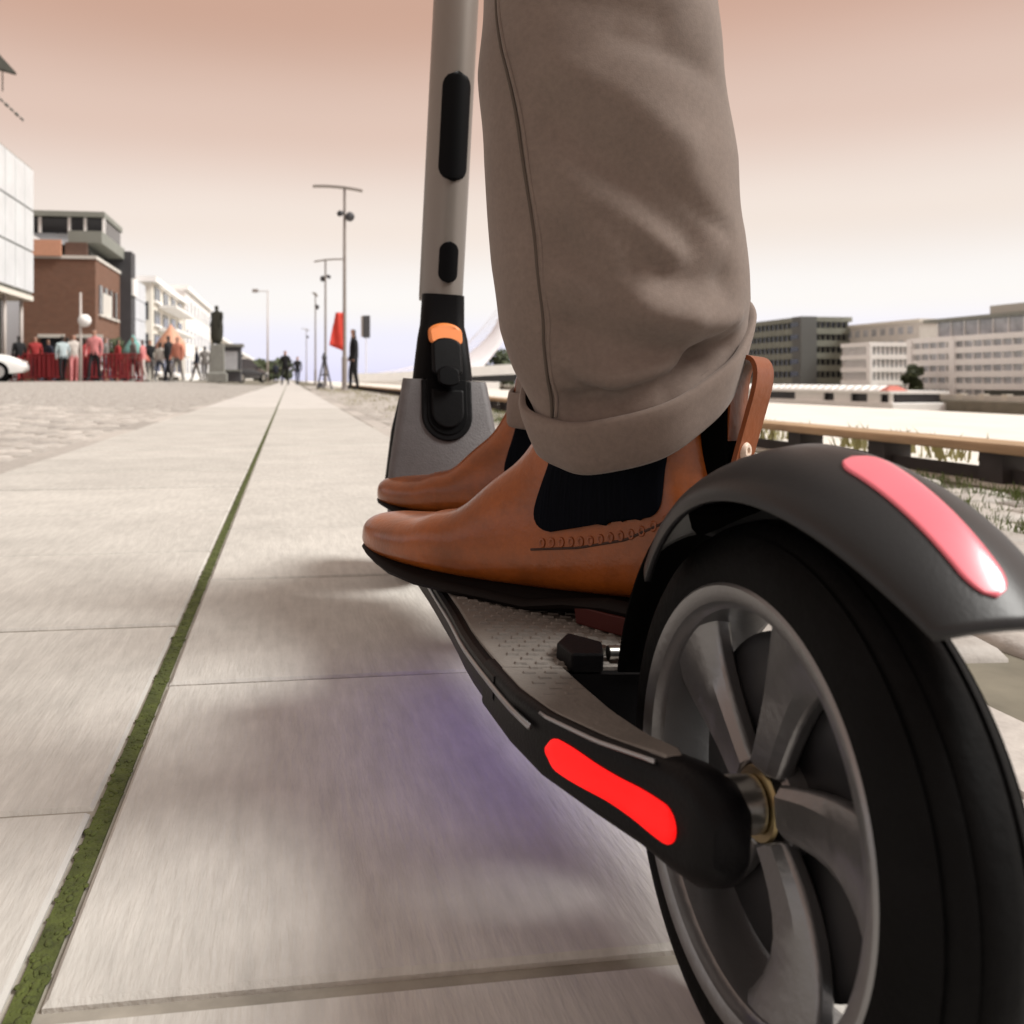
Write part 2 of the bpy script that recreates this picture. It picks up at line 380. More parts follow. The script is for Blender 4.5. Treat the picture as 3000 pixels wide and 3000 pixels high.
for s in (1, -1):
    rings = [[(s*x, y, z) for x, y, z in rrect(a[1], a[2], a[3], a[4], a[5], a[0])] for a in ARM]
    arm = G().loft(rings).obj('rear_arm', M_plas, sc, smooth=True, auto=40)
    # bright strip put in as the highlight along the top outer edge
    pts = [(s*(interp([(q[0], q[1]) for q in ARM[::-1]], y)+.0012), y, interp([(q[0], q[4]) for q in ARM[::-1]], y)-.0022) for y in [.070-.006*i for i in range(13)]]
    G().tube(pts, .0011, 6).obj('highlight', M_highlight, arm, smooth=True)
    # top pad: rubber skin on the arm
    v = []
    for y in [.1335-.0105*i for i in range(14)]:
        xo = interp([(q[0], q[1]) for q in ARM[::-1]], y)+.005; xi = interp([(q[0], q[2]) for q in ARM[::-1]], y)-.003; z = max(.1256, interp([(q[0], q[4]) for q in ARM[::-1]], y)+.0006)
        if y < .01: xi = lerp(xi, xo, .5*sm(.01, -.002, y))
        v.append([(s*xo, y, z-.0035), (s*xo, y, z), (s*xi, y, z), (s*xi, y, z-.0035)])
    G().loft(v).obj('arm_pad', M_deckmat, arm, bevel=.0008)
    # red side lamp in the outer face
    rings = []
    N = 26
    for i in range(N+1):
        u = .5-.5*math.cos(math.pi*i/N); y = lerp(.0600, -.0180, u)
        e = min(u, 1-u)*(.078); hh = .0065*math.sqrt(max(0, 1-((.0074-min(e, .0074))/.0074)**2))*(1+.10*math.sin(9*u)) + .0002
        xo = interp([(q[0], q[1]) for q in ARM[::-1]], y); zc = interp([(.0615, .1115), (.02, .1120), (-.0215, .1115)][::-1], y)
        rings.append([(s*(xo+.004), y, zc-hh), (s*(xo-.0006), y, zc-hh), (s*(xo-.0016), y, zc-hh*.6), (s*(xo-.0016), y, zc+hh*.6), (s*(xo-.0006), y, zc+hh), (s*(xo+.004), y, zc+hh)])
    G().loft(rings).obj('side_light', M_red, arm, smooth=True, auto=60)
    # axle spacer, flange and nut between arm and wheel
    G().xrev([(s*-.038, .001), (s*-.038, .0130), (s*-.033, .0140), (s*-.0300, .0130), (s*-.0290, .001)], (0, 0, RO), 40).obj('axle_collar', M_plas, sc, smooth=True, auto=40)
    G().xrev([(s*-.0275, .001), (s*-.0275, .0100), (s*-.0255, .0112), (s*-.0130, .0112), (s*-.0130, .001)], (0, 0, RO), 28).obj('axle_nut', M_steel, sc, smooth=True, auto=30, bevel=.0008)
    G().xrev([(s*-.0128, .001), (s*-.0128, .0140), (s*-.0116, .0148), (s*-.0105, .0140), (s*-.0095, .001)], (0, 0, RO), 40).obj('axle_washer', mat('brass', (.30, .24, .13), .35, metal=1), sc, smooth=True, auto=40)
# ---- deck
HW = [(.045, .0800), (.075, .0855), (.10, .0880), (.163, .0892), (.20, .0890), (.258, .0850), (.375, .0805), (.50, .0785), (.62, .076), (.70, .073)]
def hw(y): return interp(HW, y)
ys = [.128+.0286*i for i in range(21)]
rings = []
for y in ys:
    w = hw(y); zz = .1235
    rings.append([(-w+.012, y, .092), (w-.012, y, .092), (w-.004, y, .1000), (w, y, .1110), (w, y, zz-.0015), (w-.0025, y, zz), (-w+.0025, y, zz), (-w, y, zz-.0015), (-w, y, .1110), (-w+.004, y, .1000)])
dk = G().loft(rings).obj('deck', M_plas, sc, smooth=True, auto=30)
for s in (1, -1):
    G().tube([(s*(hw(y)+.0003), y, .1172) for y in [.072+.02*i for i in range(31)]], .0016, 6).obj('edge_highlight', M_highlight, dk, smooth=True)  # bright line drawn as the light catching the deck edge
rings = []
for y in [.134+.0255*i for i in range(22)]:
    w = hw(y)-.0065; rings.append([(-w, y, .1237), (w, y, .1237), (w, y, .1252), (w-.001, y, .1256), (-w+.001, y, .1256), (-w, y, .1252)])
gm = G().loft(rings).obj('grip_mat', M_deckmat, dk)
g = G(); r_ = 0; y = .090
while y < .66:
    n = 13
    for k in range(n):
        x = (k-(n-1)/2)*.0118+(.0059 if r_ % 2 else 0)
        if abs(x) < hw(y)-.012 and (y > .138 or abs(x) > .050):
            g.loft([[(x-.0036, y-.0017, .1255), (x+.0036, y-.0017, .1255), (x+.0036, y+.0017, .1255), (x-.0036, y+.0017, .1255)],
                    [(x-.0029, y-.0012, .1268), (x+.0029, y-.0012, .1268), (x+.0029, y+.0012, .1268), (x-.0029, y+.0012, .1268)]])
    y += .0082; r_ += 1
o = g.obj('grip_studs', M_deckmat, gm); o['kind'] = 'stuff'
for s in (1, -1):
    G().tube([(s*.052, .20, .0905), (s*.052, .52, .0905)], .0035, 8).obj('glow_strip', M_led, dk)
# rear bracket block with bolt where the mudguard stays mount
g = prism([(-.046, .128), (-.028, .128), (-.020, .152), (-.034, .170), (-.047, .150)], .1242, .1345); g.obj('mudguard_bracket', M_plas, sc, bevel=.0012)
G().tube([(.012, .150, .128), (.012, .146, .165), (.012, .128, .200), (.010, .100, .222)], .0035, 8).obj('mudguard_stay', M_plas, sc, smooth=True)
G().tube([(-.018, .158, .1262), (-.018, .158, .1300)], .0042, 10).obj('bolt', M_steel, sc, smooth=True, auto=40)
G().tube([(-.02, .142, .131), (.02, .142, .131)], .004, 10).obj('mudguard_pin', M_steel, sc, smooth=True, auto=40)

# ---- mudguard
RIDGE = [(44, .1254), (54, .1301), (64, .1347), (76, .1396), (88, .1442), (100, .1480), (112, .1502), (122, .1514), (130, .1520), (138, .1520)]
EDGE = [(44, .0959), (54, .1010), (64, .1065), (76, .1135), (88, .1195), (100, .1246), (112, .1292), (122, .1335), (130, .1372), (138, .1420)]
XE = [(44, .0345), (54, .0360), (64, .0374), (76, .0385), (88, .0388), (100, .0376), (112, .0352), (122, .0320), (130, .0286), (138, .0240)]
def fend(al, t, off=0.):
    r0, r1, xe = interp(EDGE, al), interp(RIDGE, al), interp(XE, al)
    s_ = math.sin(t*math.pi/2); cth = max(0, math.cos(t*math.pi/2))
    r = r0+(r1-r0)*(1-abs(t)**1.28)**.95 if abs(t) < 1 else r0
    x = xe*(abs(s_)**.92)*(1 if t > 0 else -1)
    r += off; a = R(al)
    return (x*(1+off*4), r*math.cos(a), RO+r*math.sin(a))
def smooth_tab(tab, n=3):
    xs_ = [tab[0][0]+(tab[-1][0]-tab[0][0])*i/80 for i in range(81)]; ys_ = [interp(tab, x) for x in xs_]
    for _ in range(14): ys_ = [ys_[0]]+[(ys_[i-1]+2*ys_[i]+ys_[i+1])/4 for i in range(1, 80)]+[ys_[-1]]
    return list(zip(xs_, ys_))
RIDGE, EDGE, XE = smooth_tab(RIDGE), smooth_tab(EDGE), smooth_tab(XE)
al = [49+89*i/64 for i in range(65)]; T = [math.sin(math.pi/2*(-1+2*j/24)) for j in range(25)]
fe = G().loft([[fend(a, t) for t in T] for a in al], closed=False, caps=False).obj('mudguard', M_fend, sc, smooth=True, solid=.0028)
G().loft([[(x, .1265*math.cos(R(a)), RO+.1265*math.sin(R(a))) for x in (-.021, -.010, 0, .017, .034)] for a in range(6, 66, 4)], closed=False, caps=False).obj('arch_shade_sheet', M_lining, fe, smooth=True, solid=.002)  # added black sheet, stands in for the shaded inside of the mudguard
# reflector on its crown
v = []
NA = 40
for i in range(NA+1):
    u = i/NA; a = lerp(106, 134.5, u); e = min(u, 1-u)*NA
    k = min(1, math.sqrt(max(0.0, 1-((6-min(e, 6))/6)**2))+.02)
    v.append([fend(a, lerp(-.235, .03, .5+(j/10-.5)*k), .0009) for j in range(11)])
G().loft(v, closed=False, caps=False).obj('reflector', M_pink, fe, smooth=True, solid=.0018)

# ---- riser, hinge, stem
def ring_y(z, hwid, yb, yf, r=.012, n=5):
    pts = []
    for cx_, cy_, a0 in ((hwid-r, yf-r, 0), (-hwid+r, yf-r, 90), (-hwid+r, yb+r, 180), (hwid-r, yb+r, 270)):
        for k in range(n):
            a = R(a0+90*k/(n-1)); yy_ = cy_+r*math.sin(a); pts.append(((cx_+r*math.cos(a))*(1-.42*(yy_-yb)/(yf-yb)), yy_, z))
    return pts
ri = G().loft([ring_y(.095, .074, .640, .78), ring_y(.126, .0755, .660, .79), ring_y(.150, .0745, .690, .80), ring_y(.180, .0710, .7030, .815), ring_y(.230, .0625, .7200, .868), ring_y(.276, .0550, .7370, .875), ring_y(.283, .0535, .7405, .874)]).obj('riser', M_riser, sc, smooth=True, auto=40)
# side edge bands of the riser (darker moulding)
for s in ():
    G().tube([(s*.0685, .697, .150), (s*.0652, .710, .180), (s*.0572, .727, .230), (s*.0503, .744, .276)], .0028, 8).obj('edge_band', M_plas, ri, smooth=True)
def yb(z): return interp([(.150, .690), (.180, .703), (.230, .720), (.276, .737), (.283, .7405), (.34, .768), (.40, .775)], z)
def upatch(hwid, zt, zb, y_off, th, n=18):
    pts = [(-hwid, zt)]+[(-hwid*math.cos(math.pi*k/n), zb+hwid-hwid*math.sin(math.pi*k/n)) for k in range(n+1)]+[(hwid, zt)]
    return pts
def uface(name, hwid, zt, zb, off, th, m, parent, bev=.001):
    pts = upatch(hwid, zt, zb, off, th)
    a = [(x, yb(z)-off, z) for x, z in pts]; b = [(x, yb(z)-off+th, z) for x, z in pts]
    return G().loft([b, a]).obj(name, m, parent, bevel=bev)
uface('channel_frame', .0310, .283, .2105, .0030, .010, M_plas, ri, .0022)
uface('channel_bed', .0245, .284, .2180, .0042, .010, M_gloss, ri)
uface('channel_pad', .0200, .272, .2260, .0075, .010, M_plas, ri, .0025)
# hinge block: dark collar widening downwards
hg = G().loft([ring_y(.2835, .0400, .752, .842, .014), ring_y(.300, .0385, .756, .840, .014), ring_y(.335, .0345, .766, .838, .014), ring_y(.352, .0315, .772, .834, .016), ring_y(.391, .0305, .774, .834, .018)]).obj('hinge', M_plas, sc, smooth=True, auto=40)
# folding latch: dark lever with orange cap
def capsule(hwid, zt, zb, n=14):
    c = [(hwid*math.cos(math.pi*k/n), zt-hwid*.55+hwid*.55*math.sin(math.pi*k/n)) for k in range(n+1)]
    return c+[(-hwid*math.cos(math.pi*k/n), zb+hwid*.5-hwid*.5*math.sin(math.pi*k/n)) for k in range(n+1)]
def capface(name, hwid, zt, zb, yfun, th, m, parent, bev=.0015):
    pts = capsule(hwid, zt, zb)
    return G().loft([[(x, yfun(z)+th, z) for x, z in pts], [(x, yfun(z), z) for x, z in pts]]).obj(name, m, parent, smooth=True, auto=35, bevel=bev)
yl = lambda z: yb(z)-.012
capface('latch_cap', .0210, .3540, .3230, lambda z: yb(z)-.0095-.3*max(0, .345-z), .012, M_orange, hg, .003)
capface('latch_lever', .0185, .3355, .2860, lambda z: yb(z)-.016, .014, M_plas, hg, .003)
capface('latch_tongue', .0130, .3000, .2760, lambda z: yb(z)-.020, .010, M_gloss, hg, .002)
# stem tube
SY = .804
def stem_ring(z, rx=.0275, ry=.0290, n=40): return [(rx*math.cos(2*math.pi*k/n), SY+ry*math.sin(2*math.pi*k/n), z) for k in range(n)]
st = G().loft([stem_ring(.385, .0278), stem_ring(.391, .0282), stem_ring(.60, .0288), stem_ring(.80, .0292), stem_ring(1.02, .028)]).obj('stem', M_stem, sc, smooth=True, auto=40)
def stem_inlay(name, z0, z1, aw, m, parent, off=.0009, a0=-90):
    rows = []; N = 30; rr = .0285; hw_ = rr*R(aw)
    for i in range(N+1):
        z = lerp(z0, z1, i/N); e = min(z-z0, z1-z); k = math.sqrt(max(0, 1-((hw_-min(e, hw_))/hw_)**2))+.001
        rows.append([((.0286+off)*math.cos(R(a0+aw*k*(j/8-1))), SY+(.0290+off)*math.sin(R(a0+aw*k*(j/8-1))), z) for j in range(17)])
    return G().loft(rows, closed=False, caps=False).obj(name, m, parent, smooth=True, solid=.0015)
bd = stem_inlay('badge', .5335, .6715, 37, M_gloss, st, a0=-86)
rows = [[((.0286+.0013)*math.cos(R(-86+q*18)), SY+(.0290+.0013)*math.sin(R(-86+q*18)), z) for q in (-1, -.5, 0, .5, 1)] for z in [.566+.0058*i for i in range(11)]]
sc_ = G().loft(rows, closed=False, caps=False).obj('screen', M_screen, bd, smooth=True, solid=.0006)
stem_inlay('port_cover', .4055, .4570, 24, M_gloss, st, a0=-86)
# fork, bars (above the frame)
for s in (-1, 1):
    G().tube([(s*.030, .845, .27), (s*.034, .895, .21), (s*.034, .945, .113)], [.009, .009, .009], 10).obj('fork_leg', M_plas, sc, smooth=True)
hb = G().tube([(-.25, SY-.02, 1.03), (-.1, SY, 1.03), (.1, SY, 1.03), (.25, SY-.02, 1.03)], .013, 12).obj('handlebar', M_plas, sc, smooth=True)
for s in (-1, 1): G().tube([(s*.15, SY-.007, 1.03), (s*.255, SY-.021, 1.03)], .017, 12).obj('grip', M_rubber, hb, smooth=True)

# ================================================================== RIDER
pr = empty('person', mat4=RIDE)
tag(pr, 'rider in taupe turned-up trousers and tan ankle boots standing on the scooter', 'person')
BZ = .1262
RINGS = [((.303, .029), (.303, .020), .008), ((.3005, .0345), (.301, .0145), .0175), ((.294, .0385), (.296, .0115), .0265), ((.282, .0415), (.286, .0095), .0345), ((.264, .0435), (.270, .0080), .0415), ((.243, .0462), (.250, .0075), .0460),
         ((.222, .0505), (.226, .0075), .0482), ((.201, .0575), (.200, .0080), .0478), ((.182, .0680), (.172, .0090), .0455), ((.166, .0810), (.142, .0105), .0425), ((.152, .0950), (.110, .0130), .0395),
         ((.141, .1080), (.078, .0165), .0372), ((.133, .1210), (.046, .0200), .0362), ((.127, .1330), (.020, .0220), .0362), ((.123, .1440), (.0045, .0330), .0372), ((.1205, .1540), (.0010, .0560), .0385), ((.1190, .1630), (.0040, .0850), .0395),
         ((.1165, .1660), (.0090, .1050), .0400), ((.1140, .1630), (.0120, .1200), .0395), ((.1120, .1632), (.0145, .1330), .0385), ((.1095, .1635), (.0170, .1450), .0375)]
def spline(tab, m):      # catmull-rom resample of ring table
    out = []; n = len(tab)
    fl = [(*a, *b, w) for a, b, w in tab]
    for i in range(n-1):
        p0, p1, p2, p3 = fl[max(i-1, 0)], fl[i], fl[i+1], fl[min(i+2, n-1)]
        for k in range(m):
            t = k/m
            out.append([.5*((2*b)+(-a+c)*t+(2*a-5*b+4*c-d)*t*t+(-a+3*b-3*c+d)*t**3) for a, b, c, d in zip(p0, p1, p2, p3)])
    out.append(list(fl[-1])); return out
def make_boot(heel, toe, name, mirror=1):
    h = Vector((*heel, 0)); d = (Vector((*toe, 0))-h); ln = d.length; d.normalize(); nrm = Vector((-d.y, d.x, 0))  # nrm: left of travel
    sc_l = ln/.303
    def W3(u, v, z): p = h+d*(u*sc_l)+nrm*v; return (p.x, p.y, BZ+z)
    rings = []; N = 40
    for au, az, bu, bz, w in spline(RINGS, 3):
        ring = []; cu, cz = (au+bu)/2, (az+bz)/2; hu, hz = (au-bu)/2, (az-bz)/2
        low = sm(.10, .02, bz)
        for k in range(N):
            a = 2*math.pi*k/N; ca, sa = math.cos(a), math.sin(a)
            ex = 2/2.35 if ca > 0 else 2/lerp(2.35, 3.4, low)
            s_ = math.copysign(abs(ca)**ex, ca); t_ = math.copysign(abs(sa)**(ex if ca > 0 else 2/lerp(2.35, 3.4, low)), sa)
            bend = -.010*sm(.16, .30, cu)*mirror
            wr = 0
            if .12 < au < .24 and ca > -.2: wr = .0017*math.sin(120*(au+.35*(sa*w)))*sm(.12, .16, au)*sm(.24, .20, au)
            ring.append(W3(cu+hu*s_, w*t_+bend, cz+hz*s_+wr))
        rings.append(ring)
    b = G().loft(rings).obj(name, M_leather, pr, smooth=True)
    # sole + heel
    out = []
    prof = [(-.001, .010), (.002, .022), (.012, .0315), (.03, .0365), (.06, .0375), (.09, .0365), (.12, .037), (.15, .0405), (.18, .0455), (.21, .0495), (.24, .0485), (.262, .0435), (.280, .0365), (.293, .0285), (.301, .0190), (.3055, .0085)]
    def sole_ring(zf, inset=0):
        l = [(u, w-inset) for u, w in prof]
        pts = [(u, w) for u, w in l]+[(u, -w) for u, w in l[::-1]]
        return [W3(u, v-.010*sm(.16, .30, u)*mirror, zf(u)) for u, v in pts]
    toe_sp = lambda u: .010*sm(.215, .306, u)
    arch = lambda u: .008*sm(.10, .06, u)
    G().loft([sole_ring(lambda u: .0005+toe_sp(u)+.012*sm(.105, .08, u), .002), sole_ring(lambda u: .003+toe_sp(u)+.012*sm(.105, .08, u)), sole_ring(lambda u: .0052+toe_sp(u)*.9+.013*sm(.12, .06, u), .001), sole_ring(lambda u: .0080+toe_sp(u)*.9+.013*sm(.12, .06, u), .006)]).obj('sole', M_sole, b, smooth=True, auto=50)
    hp = [(-.001, .012), (.003, .024), (.014, .0325), (.035, .0365), (.06, .0370), (.082, .0355)]
    pts = hp+[(u, -w) for u, w in hp[::-1]]
    G().loft([[W3(u*.97+.001, v*.96, .0003) for u, v in pts], [W3(u, v, .0125) for u, v in pts]]).obj('heel', M_heel, b, bevel=.001)
    me = b.data; bv = BVHTree.FromPolygons([v.co.copy() for v in me.vertices], [tuple(p.vertices) for p in me.polygons])
    def surf(u, z, side, off):
        o_ = Vector(W3(u, .2*side, z)); dr = -nrm*side
        loc, no, i, ds = bv.ray_cast(o_, dr)
        if loc is None: return Vector(W3(u, .03*side, z))
        if no.dot(dr) > 0: no = -no
        return loc+no*off
    for side in (1, -1):
        rows = []
        zl = [.0655+.0004*i*i if i < 8 else .0655+.0004*49+.0060*(i-7) for i in range(24)]
        for z in zl:
            q = min(1, (z-.0655)/.0150); e = (1-(1-q)**2.6)**(1/2.6)
            uR = .0260; uL = lerp(.1130, .0990, sm(.07, .14, z)); uc = (uR+uL)/2; hwid = (uL-uR)/2-.014*(1-e)
            rows.append([surf(uc+hwid*(j/8-1), z-.009*(j/8-1)*sm(.15, .09, z), side, .0011) for j in range(17)])
        G().loft(rows, closed=False, caps=False).obj('elastic_gusset', M_elastic, b, smooth=True, solid=.0018)
        g = G()
        for k in range(17):
            t = k/16
            uu = lerp(.106, -.004, t); zz = interp([(0, .0480), (.3, .0545), (.6, .0650), (.8, .078), (1, .098)], t)
            c0 = surf(max(uu, .004), zz, side, .0004); n0 = nrm*side
            nrm_v = (c0-surf(max(uu, .004), zz, side, .002)).normalized()
            tx = d; ty = Vector((0, 0, 1))
            rings_ = []
            for ro, ho in ((.0027, -.0012), (.0028, .0001), (.0023, .0006), (.0016, .0005), (.0011, -.0006)):
                rings_.append([c0-nrm_v*ho+tx*(ro*math.cos(q*math.pi/5))*.85+ty*(ro*1.25*math.sin(q*math.pi/5)) for q in range(10)])
            g.loft(rings_)
        g.obj('brogue_stitching', M_leatherd, b, smooth=True)
        G().tube([surf(lerp(.114, .004, t), interp([(0, .0425), (.3, .0490), (.6, .0595), (.8, .0725), (1, .0925)], t), side, .0002) for t in [i/24 for i in range(25)]], .0009, 5).obj('welt_stitch', M_hole, b, smooth=True)
    # pull tab loop at the back
    def loop(u0, wd):
        c = [(-.001, .104), (-.0045, .121), (-.0085, .139), (-.0120, .156), (-.0125, .167), (-.0095, .1725), (-.0045, .171), (-.0015, .160), (-.0005, .140), (.0, .120)]
        return c
    pts = loop(0, 0); rings_ = []
    sp = spline([((a, z), (0, 0), 0) for a, z in pts], 4)
    for i, q in enumerate(sp):
        u, z = q[0], q[1]
        q2 = sp[min(i+1, len(sp)-1)]; q1 = sp[max(i-1, 0)]
        tu, tz = q2[0]-q1[0], q2[1]-q1[1]; l = math.hypot(tu, tz) or 1; nu, nz = -tz/l, tu/l
        rings_.append([W3(u+nu*th, v, z+nz*th) for v, th in ((-.011, 0), (.0115, 0), (.0115, .0026), (-.011, .0026))])
    G().loft(rings_).obj('pull_tab', M_leatherd, b, smooth=True, auto=40)
    G().loft([[W3(-.0015, -.012, .098), W3(-.0015, .0125, .098), W3(.0130, .0135, .098), W3(.0130, -.012, .098)], [W3(.0005, -.012, .135), W3(.0005, .0135, .135), W3(.0150, .0160, .135), W3(.0150, -.012, .135)], [W3(.0015, -.012, .1735), W3(.0015, .0135, .1735), W3(.0120, .0150, .1735), W3(.0120, -.012, .1735)]]).obj('back_strip', M_lining, b, bevel=.001)
    rv = G(); cc = Vector(W3(-.0065, .004, .119)); rv.loft([[cc-d*ho+nrm*(ro*math.cos(q*math.pi/6))+Vector((0, 0, ro*math.sin(q*math.pi/6))) for q in range(12)] for ro, ho in ((.0050, -.002), (.0050, .0018), (.0040, .0030), (.0022, .0030), (.0020, .0018))])
    rv.obj('rivet', mat('bone rivet', (.65, .52, .42), .4), b, smooth=True, auto=50)
    return b
make_boot((.066, .170), (-.121, .430), 'boot')
make_boot((.138, .530), (-.076, .722), 'boot')

def make_leg(cx0, cy0, tab, tilt, cuff_z, folds, seam, hem):
    """tab: (z, centre x, centre y, half width across the view, half depth)"""
    camv = Vector((-.19-cx0, -.34-cy0)).normalized(); sidev = Vector((-camv.y, camv.x))
    if sidev.x < 0: sidev = -sidev            # points to picture right
    gx, gy = tilt
    def base(z): return [interp([(t[0], t[k]) for t in tab], z) for k in (1, 2, 3, 4)]
    def pt(psi, z, off=0., fold=True):
        bx, by, a, b = base(z); q = math.sin(psi); dcam = math.cos(psi)
        dr = 0
        if fold:
            for q0, z0, q1, z1, am, wd in folds:
                L2 = (q1-q0)**2+((z1-z0)*8)**2; t = ((q-q0)*(q1-q0)+(z-z0)*8*(z1-z0)*8)/L2
                tt = max(0, min(1, t)); dq = (q-(q0+(q1-q0)*tt))/8*.9; dz = z-(z0+(z1-z0)*tt)
                dist2 = dz*dz+dq*dq; k = math.exp(-(dist2/(wd*wd)+.0004)**.76)
                dr += am*k*(1 if dcam > -.25 else .35)*(1-.75*sm(.62, 1., abs(q)))
            dr += .0012*math.sin(37*z+2.1*psi)*math.sin(3*psi+11*z)+.0005*math.sin(88*z-3*psi)
        ce = .90
        s_ = math.copysign(abs(q)**ce, q); c_ = math.copysign(abs(dcam)**ce, dcam)
        p = Vector((cx0+bx, cy0+by))+sidev*(s_*(a+off+dr))+camv*(c_*(b+off+dr))
        zz = z+(gx*(p.x-cx0)+gy*(p.y-cy0))*sm(cuff_z+.16, cuff_z-.02, z)
        return Vector((p.x, p.y, zz))
    N = 120; zs = [hem+.004*i for i in range(int((.80-hem)/.004))]
    leg = G().loft([[pt(2*math.pi*k/N, z) for k in range(N)] for z in zs], caps=False).obj('trouser_leg', M_trouser, pr, smooth=True)
    # turned-up cuff: a band with real thickness
    ch = .030; rows = []
    prof = [(0.0005, hem-.001), (.0030, hem-.0022), (.0048, hem+.0010), (.0052, hem+ch*.35), (.0055, hem+ch*.8), (.0050, hem+ch), (.0030, hem+ch+.0020), (.0005, hem+ch+.0008)]
    for off, z in prof: rows.append([pt(2*math.pi*k/N, z, off+.0012*math.sin(4*(2*math.pi*k/N)+1)+.0007*math.sin(9*(2*math.pi*k/N)), fold=False) for k in range(N)])
    inner = [pt(2*math.pi*k/N, hem+.002, -.004, fold=False) for k in range(N)]; inner2 = [pt(2*math.pi*k/N, hem+ch, -.006, fold=False) for k in range(N)]
    G().loft([inner2, inner]+rows, caps=False).obj('cuff', M_trouser, leg, smooth=True)
    if seam:
        pts = [(interp(seam[::-1], z), z) for z in [seam[-1][0]+.004*i for i in range(int((seam[0][0]-seam[-1][0])/.004))]]
        for _ in range(12): pts = [pts[0]]+[((pts[i-1][0]+2*pts[i][0]+pts[i+1][0])/4, pts[i][1]) for i in range(1, len(pts)-1)]+[pts[-1]]
        G().tube([pt(math.asin(q), z, .0002) for q, z in pts], .0010, 6).obj('seam', M_seam, leg, smooth=True)
        G().tube([pt(math.asin(q)+.035, z, -.0003) for q, z in pts], .0013, 6).obj('seam_fold', M_trouser, leg, smooth=True)
    return leg
# (z, dx, dy, half width, half depth)
TAB = [(.250, .0110, .006, .0555, .0610), (.268, .0110, .005, .0580, .0630), (.298, .007, .003, .0655, .0675), (.32, .0005, .0, .0710, .0690), (.34, -.005, .0, .0745, .0720), (.37, -.0105, .0, .0770, .0745), (.42, -.0185, .0, .0770, .0760), (.47, -.027, .0, .0745, .0755), (.52, -.031, .0, .0715, .0750), (.62, -.033, .0, .076, .078), (.80, -.028, 0, .088, .088)]
FOLDS = [(-.42, .432, .50, .374, -.0080, .0135), (-.35, .410, .60, .352, .0045, .0125), (-.40, .380, -.02, .352, -.0080, .0105), (-.30, .364, .45, .339, .0045, .0090), (-.42, .346, .58, .312, -.0105, .0105), (.08, .347, .80, .322, .0065, .0090), (.10, .364, .72, .349, -.0070, .0100),
         (-.1, .316, .30, .314, .0060, .017), (-.55, .3065, .80, .3065, -.0140, .0075), (.1, .470, .85, .455, -.003, .010), (-.4, .50, .4, .480, -.003, .012), (.2, .508, .9, .508, -.0025, .005), (-.3, .455, .5, .415, .0035, .013), (-.2, .328, .35, .324, -.0035, .0035), (.2, .300, .75, .318, -.0045, .0040), (-.5, .322, -.1, .300, -.0040, .0040), (.35, .400, .8, .372, -.0030, .0040), (-.1, .388, .3, .362, -.0030, .0035)]
SEAM = [(.60, -.84), (.50, -.80), (.43, -.63), (.385, -.56), (.360, -.54), (.340, -.57), (.318, -.64), (.300, -.70)]
make_leg(.008, .206, TAB, (.60, .42), .288, FOLDS, SEAM, .268)
TAB2 = [(.2, 0, 0, .058, .060), (.26, 0, 0, .060, .062), (.33, .01, 0, .066, .068), (.45, .015, 0, .070, .074), (.80, .02, -.03, .080, .085)]
make_leg(.098, .565, TAB2, (.12, .10), .262, [(-.4, .40, .5, .36, -.006, .01)], None, .248)

# ================================================================== BACKGROUND
def ang(px): return math.atan((px-CXP)/FP)+TH
def y_on_x(px, X): return X/math.tan(ang(px))           # where the sight line meets the plane x = X
def x_on_y(px, Y): return Y*math.tan(ang(px))
def z_at(py, x, y): return CAMH+(716-py)/FP*camdepth(x, y)

def brick_mat():
    m = bpy.data.materials.new('red brick'); m.use_nodes = True; n = m.node_tree; b = n.nodes['Principled BSDF']; b.inputs['Roughness'].default_value = .85
    t = n.nodes.new('ShaderNodeTexBrick'); t.inputs['Color1'].default_value = (.20, .085, .05, 1); t.inputs['Color2'].default_value = (.15, .062, .036, 1); t.inputs['Mortar'].default_value = (.22, .17, .13, 1)
    t.inputs['Scale'].default_value = 1; t.inputs['Brick Width'].default_value = .22; t.inputs['Row Height'].default_value = .075; t.inputs['Mortar Size'].default_value = .008
    co = n.nodes.new('ShaderNodeTexCoord'); sp = n.nodes.new('ShaderNodeSeparateXYZ'); cb = n.nodes.new('ShaderNodeCombineXYZ'); ad = n.nodes.new('ShaderNodeMath')
    l = n.links.new; l(co.outputs['Object'], sp.inputs[0]); l(sp.outputs['X'], ad.inputs[0]); l(sp.outputs['Y'], ad.inputs[1]); l(ad.outputs[0], cb.inputs['X']); l(sp.outputs['Z'], cb.inputs['Y'])
    l(cb.outputs[0], t.inputs['Vector']); l(t.outputs['Color'], b.inputs['Base Color']); return m
M_brick = brick_mat()
M_brick2 = mat('brown cladding', (.13, .075, .055), .8, var=.15, vscale=3)
M_glassw = mat('milky glass panel', (.64, .66, .675), .25, var=.12, vscale=.6)
M_glass = mat('dark glazing', (.018, .020, .024), .12, var=.3, vscale=.8)
M_glassg = mat('grey glazing', (.44, .45, .465), .2, var=.4, vscale=.5)
M_white = mat('white render', (.90, .885, .865), .7, var=.05, vscale=1)
M_cream = mat('cream render', (.74, .70, .62), .8, var=.06, vscale=1)
M_beige = mat('beige stone', (.66, .63, .58), .85, var=.07, vscale=.6)
M_greyg = mat('grey green metal', (.24, .25, .22), .6, var=.1, vscale=1)
M_dgrey = mat('dark grey metal', (.055, .055, .06), .6, var=.15, vscale=2)
M_olive = mat('dark olive facade', (.22, .23, .19), .7, var=.15, vscale=.6)
M_peach = mat('peach panel', (.62, .32, .21), .6, var=.06)
M_palebl = mat('pale blue cladding', (.66, .68, .72), .5, var=.05, vscale=.5)
